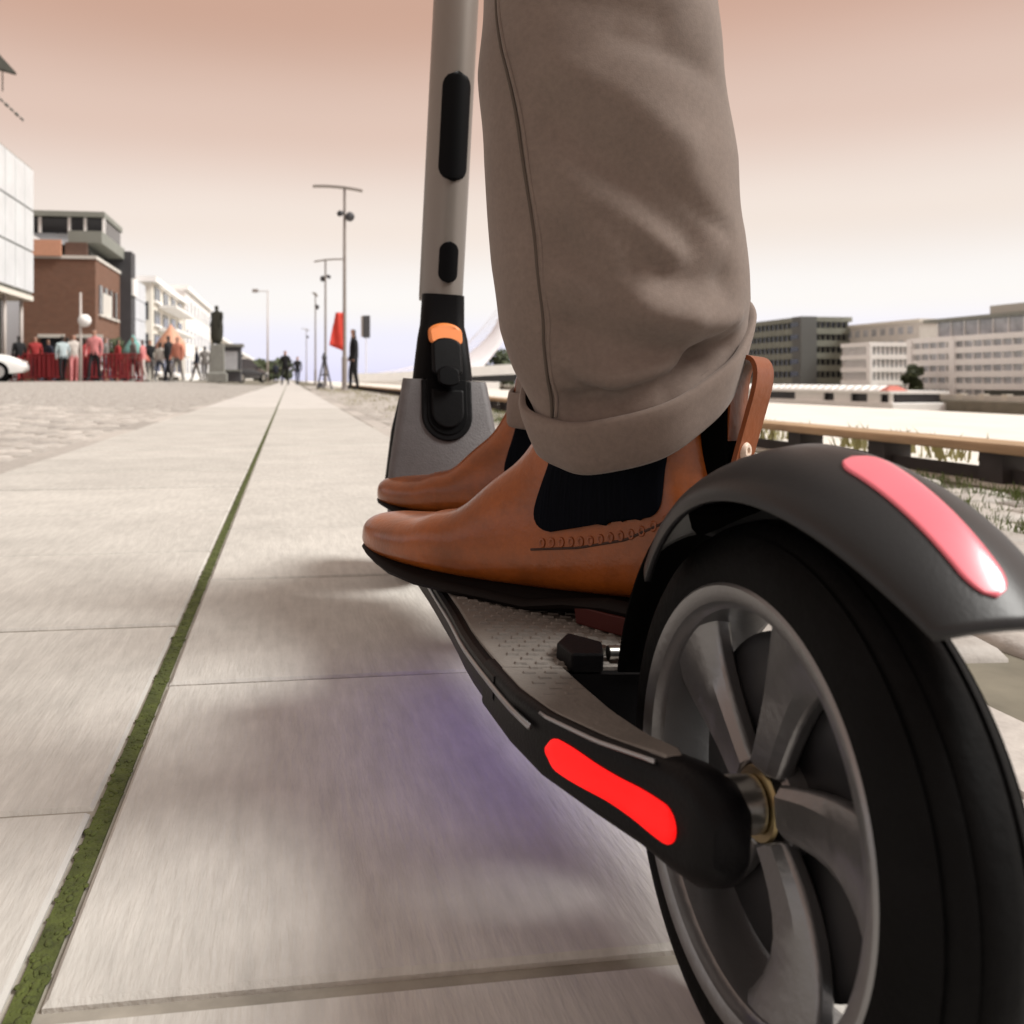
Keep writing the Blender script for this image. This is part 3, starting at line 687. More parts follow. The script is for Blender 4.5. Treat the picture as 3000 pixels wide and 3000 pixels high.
M_pole = mat('galvanised pole', (.30, .27, .25), .5, metal=.3, var=.1)
M_polep = mat('pale pole', (.48, .43, .40), .5, var=.08)
M_bronze = mat('dark bronze', (.035, .035, .025), .5, metal=.3, var=.3, vscale=6)
M_granite = mat('grey granite', (.20, .20, .18), .8, var=.15, vscale=6)
M_redp = mat('dark red paint', (.22, .012, .016), .5, var=.2, vscale=6)
M_flag = mat('red banner cloth', (.62, .05, .03), .7, var=.1, vscale=3)
M_carw = mat('white car paint', (.78, .78, .76), .25, coat=.5, var=.02)
M_card = mat('black car paint', (.012, .012, .014), .25, coat=.5, var=.02)
M_teal = mat('teal canvas', (.16, .36, .33), .8, var=.08)
M_coral = mat('coral canvas', (.55, .17, .13), .8, var=.1)
M_globe = mat('white globe', (.82, .80, .78), .4, var=.02)
M_leaf = mat('foliage', (.055, .07, .03), .7, var=.5, vscale=2)
M_bark = mat('bark', (.07, .05, .035), .9)
M_skin = mat('skin', (.45, .25, .18), .6)
M_hair = mat('dark hair', (.02, .015, .012), .6)
def cloth(nm, c): return mat(nm, c, .85, var=.12, vscale=5)

# ---- far bank
struct(box('far_bank', 96, 900, -100, 900, -6, -2.75, mat('far quay stone', (.22, .20, .16), .9, var=.25, vscale=.4)))
def office(name, label, X0, px_l, px_r_y, py_top, floors, m_wall, m_glass, depth=26, base=-2.74, band=.36, bays=14, piers=(), ytail=None):
    """block whose river face lies on x = X0; px_l is its far end, px_r its near end in the picture"""
    y1 = y_on_x(px_l, X0); y0 = y_on_x(px_r_y, X0) if ytail is None else ytail
    zt = z_at(py_top, X0, y1); e = empty(name, (X0, y0, base)); tag(e, label, 'building')
    Ld = y1-y0; H = zt-base
    box('core', .6, depth, .6, Ld-.6, 0, H-.05, m_glass, e)
    fh = H/floors
    for k in range(floors+1):
        z = k*fh
        box('floor_band', 0, depth+.6, 0, Ld, max(0, z-fh*band*.55), min(H, z+fh*band*.45) if k < floors else H+.35, m_wall, e)
    for k in range(floors):
        za, zb_ = k*fh+fh*band*.45, (k+1)*fh-fh*band*.55
        for j in range(bays+1):
            yy = .35+(Ld-.7)*j/bays
            if j % 1 == 0: box('mullion', .25, .62, yy-.09, yy+.09, za+.003, zb_-.003, m_wall, e)
        nx = 8
        for j in range(nx+1):
            xx = .8+(depth-1.4)*j/nx; box('mullion', xx-.09, xx+.09, .25, .62, za+.003, zb_-.003, m_wall, e)
    for pp in piers:
        yy = y_on_x(pp, X0)-y0; box('pier', -.25, .3, yy-.6, yy+.6, 0, H+.2, m_wall, e)
    return e, y0, y1, H
e, y0, y1, H = office('office_building', 'big white banded office block across the river with setback penthouse', 108, 1717, 0, 643, 5, M_white, M_glassg, 30, piers=(1717, 1797), ytail=92, bays=26, band=.5)
box('penthouse', 3, 27, 3, y1-y0-3, H+.36, H+3.0, M_glassg, e)
for j in range(16): box('penthouse_mullion', 2.8, 3.1, 3.2+j*(y1-y0-6.4)/15-.1, 3.2+j*(y1-y0-6.4)/15+.1, H+.37, H+2.98, M_white, e)
box('roof_slab', 1.6, 29, 1.2, y1-y0-1.2, H+3.01, H+3.55, M_greyg, e)
box('plant_room', 7, 22, 14, y1-y0-10, H+3.56, H+5.4, mat('pale louvre', (.52, .50, .45), .8), e)
e, y0, y1, H = office('white_building', 'small white four storey block between beige building and dark gap', 112, 1586, 1640, 652, 4, M_white, M_glassg, 9, piers=(1640,), bays=9)
e, y0, y1, H = office('dark_building', 'dark olive banded block half hidden by the boot heel', 116, 1330, 1512, 622, 6, M_olive, M_glass, 12, band=.5, bays=24)
box('end_tower', -.4, 3.5, -.5, 3.2, 0, H+.4, mat('slate cladding', (.12, .125, .12), .7), e)
for k in range(6): box('end_window', -.46, -.3, .6, 3.6, 1+k*H/6, 2.0+k*H/6, M_glass, e)
e = empty('beige_building', (128, y_on_x(1735, 128), -2.74)); tag(e, 'plain beige stone building standing behind the small white block', 'building')
Lb = y_on_x(1540, 128)-y_on_x(1735, 128); zt = z_at(620, 128, y_on_x(1600, 128))+2.74
box('wall', 0, 30, 0, Lb, 0, zt, M_beige, e); box('parapet', -.3, 30.3, -.3, Lb+.3, zt+.002, zt+.7, M_cream, e)
for k in range(5):
    for j in range(12): box('window', -.06, .1, 2+j*Lb/12.5, 3.6+j*Lb/12.5, 1.2+k*zt/5.2, 2.7+k*zt/5.2, M_glassg, e)
# low buildings / wall along the far quay
e = empty('quay_sheds', (99, 40, -2.74)); tag(e, 'low brown quay wall and sheds below the white office block', 'wall')
yA, yB = y_on_x(2000, 99), y_on_x(1665, 99)
box('wall', 0, .8, yA-40, yB-40, 0, .75, M_beige, e)
box('shed', 2, 6, yA-36, yB-60, 0, 1.5, M_bronze, e)
for j in range(9): box('pillar', -.08, .9, yA-40+j*(yB-yA)/8.2, yA-39+j*(yB-yA)/8.2, 0.002, .95, M_cream, e)
# white floating pavilion moored on the far side
X0 = 88; yA, yB = y_on_x(1682, X0), y_on_x(1405, X0)
e = empty('white_pavilion', (X0, yA, -4.4)); tag(e, 'long low white floating pavilion with dark openings moored across the river', 'boat')
Lp = yB-yA
box('hull', -.6, 9, -1, Lp, 0, 1.25, M_white, e, bevel=.15)
zt_ = z_at(737, X0, yA)+4.4
ops = [(1430, 1500), (1553, 1573), (1604, 1636), (1660, 1676)]
prev = 0.; edges = []
for a, b in sorted([(y_on_x(b, X0)-yA, y_on_x(a, X0)-yA) for a, b in ops]): edges.append((prev, a)); prev = b
edges.append((prev, Lp))
for a, b in edges:
    if b-a > .1: box('wall_panel', 0, .3, a, b, 1.251, zt_-.5, M_white, e)
box('interior', .8, 8, .2, Lp-.2, 1.252, zt_-.55, M_dgrey, e)
box('roof', -.6, 9, -.5, Lp+.5, zt_-.5, zt_-.05, M_white, e)
for k in range(22):
    yy = .4+k*Lp/22; G().loft([[(-.5, yy, zt_-.049), (3, yy, zt_-.049), (3, yy+Lp/24, zt_-.049), (-.5, yy+Lp/24, zt_-.049)], [(.6, yy+Lp/60, zt_+.75), (1.8, yy+Lp/60, zt_+.75), (1.8, yy+Lp/38, zt_+.75), (.6, yy+Lp/38, zt_+.75)]]).obj('tent_peak', M_white if k else M_coral, e)
# trees on the far bank
def tree(name, label, loc, h, rad, seed, n=900, trunk=.4, group=None, leaf=.35, m=None):
    rnd = random.Random(seed); e = empty(name, loc); tag(e, label, 'tree', group)
    G().tube([(0, 0, 0), (.05*h*.1, 0, h*trunk), (0, 0, h*.75)], [h*.03, h*.022, h*.008], 8).obj('trunk', M_bark, e, smooth=True)
    g = G(); cl = [(rnd.gauss(0, rad*.42), rnd.gauss(0, rad*.42), h*trunk+rnd.random()*(h*(1-trunk))*.9, rnd.uniform(.35, .6)*rad) for _ in range(12)]
    for _ in range(n):
        x, y, z, r_ = rnd.choice(cl); v = Vector((rnd.gauss(0, 1), rnd.gauss(0, 1), rnd.gauss(0, 1))).normalized()*r_*rnd.random()**.4
        a = Vector((rnd.gauss(0, 1), rnd.gauss(0, 1), rnd.gauss(0, 1))).normalized(); b = a.orthogonal(); s_ = leaf*rnd.uniform(.5, 1.2)
        p = Vector((x, y, z))+v; g.add([p-a*s_, p+b*s_*.6, p+a*s_, p-b*s_*.6], [(0, 1, 2, 3)])
    g.obj('crown', m or M_leaf, e); return e
p = at(1683, 760, 150); tree('tree', 'dark green tree in the gap beside the white office block', (p.x+4, p.y, -2.74), 5.2, 1.5, 5, n=1200, trunk=.2, leaf=.5)
for i, (px, lab) in enumerate(((915, 'green tree above the bridge between stem and trouser leg'), (948, 'smaller dark green tree just left of the trouser leg above the bridge'))):
    p = at(px, 700, 190); tree('tree', lab, (p.x, p.y, -2), 8.6-i*1.0, 3.4, 20+i, n=700, trunk=.3, leaf=.6, group='trees behind the bridge')
# cable-stayed bridge
Y0 = 150.
xa, xb = x_on_y(672, Y0), x_on_y(1120, Y0)
e = empty('cable_stayed_bridge', (xa, Y0, 0)); tag(e, 'pale white cable stayed bridge low on the horizon beside the scooter stem', 'bridge')
za, zb2 = z_at(712, xa, Y0), z_at(700, xb, Y0)
Lx = xb-xa
g = G(); rows = []
for i in range(25):
    t = i/24; x = Lx*t; zc = lerp(z_at(712, xa, Y0), z_at(695, x_on_y(950, Y0), Y0), sm(0, .8, t)) ; th = lerp(1.3, 2.0, t)
    rows.append([(x, 0, zc-th*.5), (x, 9, zc-th*.5), (x, 9, zc+th*.5), (x, 0, zc+th*.5)])
g.loft(rows).obj('deck', M_white, e)
rows2 = [[(r_[0][0], 1, r_[0][2]-1.15), (r_[0][0], 8, r_[0][2]-1.15), (r_[0][0], 8, r_[0][2]-.02), (r_[0][0], 1, r_[0][2]-.02)] for r_ in rows]
G().loft(rows2).obj('girder', M_dgrey, e)
top = Vector((x_on_y(965, Y0)-xa, 4, z_at(560, x_on_y(965, Y0), Y0))); foot = Vector((x_on_y(880, Y0)-xa, 4, z_at(702, x_on_y(880, Y0), Y0)))
pts = [foot.lerp(top, i/10)+Vector((2.4*math.sin(math.pi*i/10), 0, 0)) for i in range(11)]
M_bw = mat('bridge white steel', (.84, .82, .86), .6, var=.02)
G().tube(pts, [1.9-.11*i for i in range(11)], 8).obj('pylon', M_bw, e, smooth=True)
for k in range(9):
    q = pts[2+k]; px = 690+k*19; dx = x_on_y(px, Y0)-xa
    G().tube([q, (dx, 4, z_at(708, xa+dx, Y0))], .05, 5).obj('stay_cable', M_bw, e)
for k in range(6):
    q = pts[10-k]; dx = x_on_y(1010+k*18, Y0)-xa; G().tube([q, (dx, 4, z_at(700, xa+dx, Y0))], .05, 5).obj('stay_cable', M_bw, e)
box('pier', x_on_y(700, Y0)-xa-.8, x_on_y(700, Y0)-xa+.8, 2, 7, -5, -.5, M_white, e)
# near-bank low white parapet beyond the cobbles
e = box('white_parapet', 0, .5, 0, 60, 0, .9, M_white, None); e.location = (6.6, 30, -.7); tag(e, 'low white quay parapet running off behind the scooter stem', 'wall')

# ---- street lamps: a row along the quay
LX = at(650, 730, 24); lamp_x = LX.x
def make_lamp():
    e = empty('street_lamp')
    H = 5.45
    G().tube([(0, 0, 0), (0, 0, .9), (0, 0, .92), (0, 0, H*.6), (0, 0, H)], [.075, .075, .055, .045, .035], 12).obj('pole', M_pole, e, smooth=True, auto=40)
    G().zrev([(0, .13), (.03, .13), (.05, .09), (.12, .08)], n=16).obj('base', M_pole, e)
    pts = [(-.84+.132*i, 0, H-.02-.10*((i-2.5)/7.5)**2) for i in range(11)]
    rows = [[(x, -.09, z-.02), (x, .09, z-.02), (x, .09, z+.03), (x, -.09, z+.03)] for x, y, z in pts]
    G().loft(rows).obj('luminaire_arm', M_pole, e, bevel=.01)
    for s, dz in ((1, -.80), (-1, -.72)):
        fl = G().tube([(s*.05, -.03, H+dz), (s*.12, -.10, H+dz-.02), (s*.15, -.16, H+dz-.05)], [.05, .13 if s > 0 else .08, .12 if s > 0 else .07], 12).obj('floodlight', M_dgrey, e, smooth=True)
    return e
lamp0 = make_lamp()
labs = ['nearest tall lamp post with curved arm beside the red banner', 'second lamp post from the scooter with curved arm behind the easel board', 'third thin lamp post along the quay, between second lamp and walkers', 'farthest small lamp post of the row beside the two walkers']
for i, (px, d, s, rz) in enumerate(((650, 24, 1, 0), (614, 38.5, 1.0, 168), (595, 54, 1.0, 80), (578, 92, 1.0, 60))):
    o = lamp0 if i == 0 else copy_tree(lamp0)
    p = at(px, 716, d); o.location = (p.x, p.y, -.02); o.scale = (s, s, s); o.rotation_euler = (0, 0, R(rz)); tag(o, labs[i], 'street lamp', 'lamp posts along the quay')
# red banner on the first lamp
p = at(650, 716, 24); zt_, zb_ = z_at(590, p.x, p.y), z_at(655, p.x, p.y)
g = G(); rows = []
for i in range(13):
    t = i/12; z = lerp(zt_, zb_, t); wl = lerp(.18, .34, t)
    rows.append([(-.05-wl*(j/8)*1.05, .05*math.sin(j*.9+t*4)*(j/8), z-(.10*(1-j/8) if i == 12 else 0)+.05*(j/8)*t) for j in range(9)])
o = g.loft(rows, closed=False, caps=False).obj('banner', M_flag, None, smooth=True, solid=.012); o.location = (p.x, p.y-.08, 0)
tag(o, 'red cloth banner hanging on the nearest lamp post', 'banner')
# thin tall mast far ahead and tiny flood mast
e = empty('mast', at(505, 716, 95)); e.location.z = 0; tag(e, 'thin pale mast far down the street in the centre', 'mast')
G().tube([(0, 0, 0), (0, 0, z_at(548, e.location.x, e.location.y))], [.12, .06], 8).obj('pole', M_polep, e, smooth=True)
box('lamp_head', -1.6, -1.0, -.15, .15, z_at(552, e.location.x, e.location.y), z_at(552, e.location.x, e.location.y)+.35, M_pole, e); box('bracket', -1.0, 0, -.03, .03, z_at(552, e.location.x, e.location.y)+.1, z_at(552, e.location.x, e.location.y)+.18, M_polep, e)
# dark sign on a thin pole right of the standing man
p = at(691, 716, 24.3); e = empty('sign_post', (p.x, p.y, -.02)); tag(e, 'dark upright sign box on a thin pale pole beside the man in black', 'sign')
G().tube([(0, .05, 0), (0, .05, z_at(596, p.x, p.y))], .012, 6).obj('pole', M_globe, e)
box('sign_box', -.09, .10, -.06, .035, z_at(636, p.x, p.y), z_at(594, p.x, p.y), M_dgrey, e, bevel=.02)
box('side_panel', -.14, -.091, -.05, .03, z_at(634, p.x, p.y), z_at(595, p.x, p.y), M_pole, e)
# A-frame easel near the second lamp
p = at(612, 716, 27); e = empty('easel_board', (p.x, p.y, -.02)); tag(e, 'dark A-frame easel board standing at the foot of the second lamp', 'easel')
for x in (-.22, .22): G().tube([(x, -.12, 0), (0, 0, 1.0)], .028, 6).obj('leg', M_dgrey, e)
G().tube([(0, .28, 0), (0, 0, 1.0)], .025, 6).obj('leg', M_dgrey, e)
box('cross_bar', -.12, .12, -.075, -.03, .42, .47, M_dgrey, e); G().zrev([(.86, .05), (.95, .085), (1.05, .05), (1.12, .02)], n=10).obj('knob', M_dgrey, e)
box('weight', -.2, -.05, -.1, .02, .05, .22, M_dgrey, e, bevel=.02)

# ---- people
def person(px, d, z0, h, top, legs, label, heading=0, group=None, stride=.12, arm=.10, hair=None, skirt=False, lean=0., mono=None):
    me = bpy.data.meshes.new('person'); k = h/1.75
    V = [(0, 0, .95), (0, 0, 1.12), (0, 0, 1.36), (0, 0, 1.47), (0, .01, 1.56), (0, .02, 1.66), (0, .01, 1.735)]
    E_ = [(i, i+1) for i in range(6)]; Rr = [.155, .145, .165, .075, .055, .095, .06]
    for s in (1, -1):
        n = len(V); V += [(s*.19, 0, 1.41), (s*(.21+arm*.4), -.02, 1.14), (s*(.20+arm*.3), .07+stride*s*.6, .90), (s*(.20+arm*.3), .10+stride*s*.6, .82)]
        Rr += [.075, .055, .042, .038]; E_ += [(2, n), (n, n+1), (n+1, n+2), (n+2, n+3)]
        n = len(V); V += [(s*.10, 0, .88), (s*.105, stride*s*1.0+.03, .50), (s*.11, stride*s*1.8, .09), (s*.12, stride*s*1.8+.14, .04)]
        Rr += [.105, .072, .052, .045]; E_ += [(0, n), (n, n+1), (n+1, n+2), (n+2, n+3)]
    V = [((x+lean*z*.1)*k, y*k, z*k) for x, y, z in V]
    me.from_pydata(V, E_, [])
    o = bpy.data.objects.new('person', me); COL.objects.link(o)
    sk = o.modifiers.new('skin', 'SKIN'); sk.use_smooth_shade = True; su = o.modifiers.new('sub', 'SUBSURF'); su.levels = 1; su.render_levels = 1
    for i, r_ in enumerate(Rr): me.skin_vertices[0].data[i].radius = (r_*k, r_*k*.85)
    me.skin_vertices[0].data[0].use_root = True
    dg = bpy.context.evaluated_depsgraph_get(); dg.update(); nm = bpy.data.meshes.new_from_object(o.evaluated_get(dg)); o.modifiers.clear(); o.data = nm; nm.name = 'person'
    nm.materials.clear()
    for m in (top, legs, M_skin, hair or M_hair): nm.materials.append(m)
    for p in nm.polygons:
        c = p.center/k; p.use_smooth = True
        if c.z > 1.50: mi = 3 if (c.z > 1.69 or c.y < .0) else 2
        elif c.z > .93 or (abs(c.x) > .16 and c.z > .86): mi = 0
        elif abs(c.x) > .17 and c.z > .74: mi = 2
        else: mi = 1
        p.material_index = mi
    q = at(px, 716, d); o.location = (q.x, q.y, z0); o.rotation_euler = (0, 0, R(heading))
    return tag(o, label, 'person', group)
C_blk, C_nav, C_red, C_pale, C_gr, C_ora, C_teal, C_pink, C_jean = cloth('black cloth', (.006, .006, .008)), cloth('navy cloth', (.015, .018, .035)), cloth('red cloth', (.33, .03, .03)), cloth('pale cloth', (.55, .50, .46)), cloth('grey cloth', (.16, .15, .14)), cloth('salmon cloth', (.55, .22, .15)), cloth('light blue cloth', (.42, .50, .52)), cloth('pink cloth', (.6, .22, .22)), cloth('jeans', (.06, .07, .10))
person(668, 25, -.02, 1.72, C_blk, C_blk, 'man in black standing beside the nearest lamp post', 95, stride=.05, arm=.02, lean=.3)
person(538, 45, -.01, 1.75, C_blk, C_blk, 'taller of two walkers in black far down the pavement', 170, stride=.14)
person(561, 47, -.01, 1.50, C_blk, C_nav, 'shorter walker in dark clothes at the far end of pavement', 190, stride=.16)
ZP = .205
for px, d, h, tp, lg, lab, hd in ((118, 31, 1.6, C_teal, C_blk, 'person in light blue top before the brown brick wall', 30), (139, 32, 1.7, C_pale, C_pink, 'person in pale top and pink trousers by the globe lamp', 200), (178, 31, 1.82, C_pink, C_blk, 'person in salmon pink top right of the globe lamp', 170),
                                  (251, 34, 1.7, C_gr, C_blk, 'person in grey clothes below the teal parasol', 120), (269, 34, 1.6, C_pink, C_pale, 'person in pink top and pale trousers by the teal parasol', 80), (318, 36, 1.85, C_blk, C_blk, 'person in black in front of the peach parasol', 60),
                                  (335, 35, 1.75, C_ora, C_gr, 'person in salmon top and grey trousers under peach parasol', 150), (371, 44, 1.7, C_nav, C_gr, 'person in navy top walking left of the statue', 100), (386, 42, 1.65, C_gr, C_gr, 'person in grey standing just left of the statue', 20), (457, 60, 1.8, C_pale, C_pink, 'person in pale clothes behind the black car', 40)):
    person(px, d, ZP, h, tp, lg, lab, hd, group='people on the left side of the street')
for i, (px, d, h, tp, lg, lab, hd) in enumerate(((36, 33, 1.7, C_blk, C_red, 'person in black top and red trousers nearest the white car', 40), (66, 34.5, 1.75, C_red, C_blk, 'person in red top and black trousers behind the left barriers', 200), (92, 35, 1.65, C_nav, C_jean, 'person in navy and jeans left of the light blue top', 140), (127, 36, 1.78, C_blk, C_blk, 'dark figure standing behind the light blue and pale tops', 10),
        (163, 35, 1.7, C_red, C_nav, 'person in red top just behind the globe lamp pole', 70), (199, 35, 1.72, C_gr, C_jean, 'person in grey top before the bushy olive tree', 260), (222, 35.5, 1.66, C_red, C_blk, 'person in red top right of the bushy olive tree', 300), (283, 37, 1.72, C_blk, C_gr, 'person in black top between coral and peach parasols', 190), (302, 36.5, 1.6, C_pale, C_jean, 'person in pale top at the left edge of peach parasol', 330), (520, 75, 1.7, C_nav, C_blk, 'distant dark figure left of the two walkers', 0))):
    person(px, d, ZP if px < 400 else .0, h, tp, lg, lab, hd, group='people on the left side of the street')
# ---- statue
p = at(409, 716, 30); e = empty('statue', (p.x, p.y, .19)); tag(e, 'dark bronze standing figure on a grey granite pedestal', 'statue')
G().loft([[(-.30, -.3, 0), (.34, -.3, 0), (.34, .3, 0), (-.30, .3, 0)], [(-.30, -.3, .30), (.34, -.3, .30), (.34, .3, .30), (-.30, .3, .30)], [(-.24, -.24, .33), (.26, -.24, .33), (.26, .24, .33), (-.24, .24, .33)], [(-.20, -.2, 1.25), (.24, -.2, 1.25), (.24, .2, 1.25), (-.20, .2, 1.25)]]).obj('pedestal', M_granite, e, bevel=.02)
b = person(409, 30, 0, 1.35, M_bronze, M_bronze, 'x', 150, stride=.03, arm=-.05, hair=M_bronze); b.name = 'figure'; b.data.name = 'figure'
for k_ in ('label', 'category'): del b[k_]
b.data.materials[2] = M_bronze; b.parent = e; b.location = (0, 0, 1.22); b.scale = (1.25, 1.25, 1)
G().loft([[(x*s_, y*s_*.8, z) for x, y in ((-.3, -.25), (.3, -.25), (.34, .2), (-.34, .2))] for z, s_ in ((1.24, .62), (1.6, .72), (2.0, .74), (2.30, .45))]).obj('cloak', M_bronze, e, smooth=True, sub=1)
# grey kiosk behind statue
p = at(436, 716, 40); e = empty('kiosk', (p.x, p.y, .17)); tag(e, 'grey metal kiosk standing right behind the statue', 'kiosk')
box('cabin', -.45, .45, -.4, .4, 0, 1.55, M_dgrey, e, bevel=.03); box('roof', -.6, .55, -.55, .55, 1.551, 1.68, M_granite, e); box('panel', -.3, .3, -.43, -.395, .55, 1.35, M_glassg, e); box('counter', -.5, .5, -.6, -.41, .48, .53, M_greyg, e)
# ---- cars
def car(name, label, loc, rz, paint, s=1.):
    e = empty(name, loc); e.rotation_euler = (0, 0, R(rz)); e.scale = (s, s, s); tag(e, label, 'car')
    # side profile along x (nose at +x)
    prof = [(-2.05, .35, .82), (-1.9, .28, .95), (-1.2, .25, .98), (0, .25, .96), (.9, .25, .90), (1.6, .26, .80), (1.95, .30, .66), (2.08, .38, .54)]
    rings = []
    for x, z0, z1 in prof:
        w = .84-.10*max(0, abs(x)-1.5)
        rings.append([(x, -w*.96, z0), (x, w*.96, z0), (x, w, (z0+z1)/2), (x, w*.93, z1-.05), (x, w*.82, z1), (x, -w*.82, z1), (x, -w*.93, z1-.05), (x, -w, (z0+z1)/2)])
    b = G().loft(rings).obj('body', paint, e, smooth=True, auto=50)
    cab = [(-1.85, .94, .96, .72), (-1.35, 1.36, .97, .62), (-.6, 1.47, .96, .60), (.2, 1.42, .95, .60), (.95, .93, .90, .74)]
    rr = [[(x, -.74, zb-.02), (x, .74, zb-.02), (x, w, zt), (x, -w, zt)] for x, zt, zb, w in cab]
    c = G().loft(rr).obj('cabin', M_glass, e, smooth=True, auto=40)
    G().loft([[(-1.4, -.63, 1.33), (-1.4, .63, 1.33), (-1.4, .6, 1.385), (-1.4, -.6, 1.385)], [(-.6, -.61, 1.46), (-.6, .61, 1.46), (-.6, .58, 1.505), (-.6, -.58, 1.505)], [(.25, -.61, 1.41), (.25, .61, 1.41), (.25, .58, 1.455), (.25, -.58, 1.455)]]).obj('roof', paint, e, smooth=True)
    for x in (-1.3, 1.3):
        for sy in (-1, 1):
            w = G(); rot = [[(x+r_*math.cos(q*math.pi/12), sy*yy, .31+r_*math.sin(q*math.pi/12)) for q in range(24)] for yy, r_ in ((.66, .31), (.84, .31), (.86, .28))]
            w.loft(rot).obj('tyre', M_rubber, e, smooth=True, auto=40)
            G().loft([[(x+r_*math.cos(q*math.pi/12), sy*yy, .31+r_*math.sin(q*math.pi/12)) for q in range(24)] for yy, r_ in ((.85, .2), (.865, .19))]).obj('rim', M_steel, e)
    for sy in (-1, 1):
        box('headlight', 1.9, 2.03, sy*.62-.14, sy*.62+.14, .52, .64, M_globe, e, bevel=.02); box('tail_light', -2.08, -1.98, sy*.62-.12, sy*.62+.12, .70, .84, M_redp, e, bevel=.02)
        box('mirror', .75, .9, sy*.86-.08, sy*.86+.08, .92, 1.03, paint, e, bevel=.02)
    return e
p = at(-90, 716, 27); car('parked_car', 'white car at the left edge with only its bonnet showing', (p.x, p.y, .2), 12, M_carw)
p = at(455, 716, 52); car('parked_car', 'small black car parked right of the statue', (p.x, p.y, .10), 62, M_card, .92)
# ---- globe lamp
p = at(152, 716, 30); e = empty('globe_lamp', (p.x, p.y, .2)); tag(e, 'pale pole with a white globe lamp in front of the brick building', 'lamp')
ztop = z_at(552, p.x, p.y)-.2; zg = z_at(605, p.x, p.y)-.2
G().tube([(0, 0, 0), (0, 0, ztop)], [.06, .035], 8).obj('pole', M_polep, e, smooth=True); G().tube([(0, 0, zg), (.12, 0, zg)], .02, 6).obj('bracket', M_polep, e)
bmg = bmesh.new(); bmesh.ops.create_uvsphere(bmg, u_segments=20, v_segments=12, radius=.215); me = bpy.data.meshes.new('globe'); bmg.to_mesh(me); bmg.free(); me.materials.append(M_globe)
for q in me.polygons: q.use_smooth = True
o = link(bpy.data.objects.new('globe', me), e); o.location = (.14, -.05, zg)
# ---- red barriers
def barrier():
    e = empty('crowd_barrier'); G().tube([(-.7, 0, .06), (-.7, 0, 1.0), (.7, 0, 1.0), (.7, 0, .06)], .035, 6).obj('frame', M_redp, e)
    for k in range(9): G().tube([(-.58+k*.145, 0, .16), (-.58+k*.145, 0, .98)], .03, 6).obj('bar', M_redp, e)
    G().tube([(-.7, 0, .16), (.7, 0, .16)], .03, 6).obj('rail', M_redp, e)
    for x in (-.6, .6): box('foot', x-.03, x+.03, -.3, .3, 0, .04, M_redp, e)
    return e
b0 = barrier()
bl = ['leftmost dark red barrier beside the white car', 'second dark red barrier from the left edge', 'third dark red barrier from the left edge, before the light blue top', 'dark red barrier just left of the globe lamp', 'dark red barrier just right of the globe lamp', 'dark red barrier under the small bushy tree', 'rightmost dark red barrier by the teal parasol']
for i, px in enumerate((52, 80, 106, 134, 187, 207, 232)):
    o = b0 if i == 0 else copy_tree(b0); p = at(px, 716, 33); o.location = (p.x, p.y+random.uniform(-.3, .3), .2); o.rotation_euler = (0, 0, R(random.uniform(-12, 12))); tag(o, bl[i], 'barrier', 'red barriers on the plaza')
# ---- parasols
def parasol(label, px, py_top, py_low, d, rad, m, drape=.12):
    p = at(px, 716, d); z0 = .2; zt, zl = z_at(py_top, p.x, p.y)-z0, z_at(py_low, p.x, p.y)-z0
    e = empty('parasol', (p.x, p.y, z0)); tag(e, label, 'parasol', 'parasols on the plaza')
    G().tube([(0, 0, 0), (0, 0, zt)], .03, 8).obj('pole', M_polep, e); box('base', -.25, .25, -.25, .25, 0, .06, M_granite, e)
    g = G(); n = 16; rows = [[(.01*math.cos(2*math.pi*k/n), .01*math.sin(2*math.pi*k/n), zt+.02) for k in range(n)]]
    for t in (.25, .5, .75, 1): rows.append([(rad*t*(1-.06*(k % 2))*math.cos(2*math.pi*k/n), rad*t*(1-.06*(k % 2))*math.sin(2*math.pi*k/n), lerp(zt, zl+drape, t)+.05*(1-t)*t) for k in range(n)])
    rows.append([(rad*.99*math.cos(2*math.pi*k/n), rad*.99*math.sin(2*math.pi*k/n), zl-.03*(k % 2)) for k in range(n)])
    g.loft(rows, caps=False).obj('canopy', m, e, smooth=True, auto=40, solid=.01)
parasol('teal canvas parasol right of the brick building', 251, 632, 668, 36, .42, M_teal)
parasol('large peach parasol in front of the cream building', 322, 612, 672, 38, .62, M_peach, .5)
parasol('small coral parasol beside the teal one', 270, 655, 682, 37, .33, M_coral)
p = at(217, 716, 37); tree('shrub_tree', 'small bushy olive tree in front of the brick side wall', (p.x, p.y, .2), 1.75, .6, 31, n=500, trunk=.25, leaf=.10)

# ---- left buildings
# overhanging glass block
XF = -9.6; ye = y_on_x(59, XF); e = empty('glass_building', (XF, ye, .2)); tag(e, 'milky glass panelled building overhanging brown ground floor at left edge', 'building')
zs_ = z_at(559, XF, ye)-.2; zt_ = z_at(318, XF, ye)-.2
box('upper_block', -9, 0, -14, 0, zs_, zt_, M_greyg, e)
nr = 3
for r_ in range(nr):
    for c in range(12):
        a = -c*1.15; box('glass_panel', .004, .09, a-1.12, a-.03, zs_+.12+r_*(zt_-zs_-.15)/nr, zs_+.05+(r_+1)*(zt_-zs_-.15)/nr, M_glassw, e, bevel=.01)
    for c in range(7): box('glass_panel', -.05-c*1.2-1.15, -.05-c*1.2, .004, .09, zs_+.12+r_*(zt_-zs_-.15)/nr, zs_+.05+(r_+1)*(zt_-zs_-.15)/nr, M_glassw, e, bevel=.01)
box('soffit_edge', -9, .06, -14, .06, zs_-.18, zs_-.003, M_cream, e)
box('ground_floor', -9, -.9, -14, -.6, 0, zs_-.181, M_brick2, e)
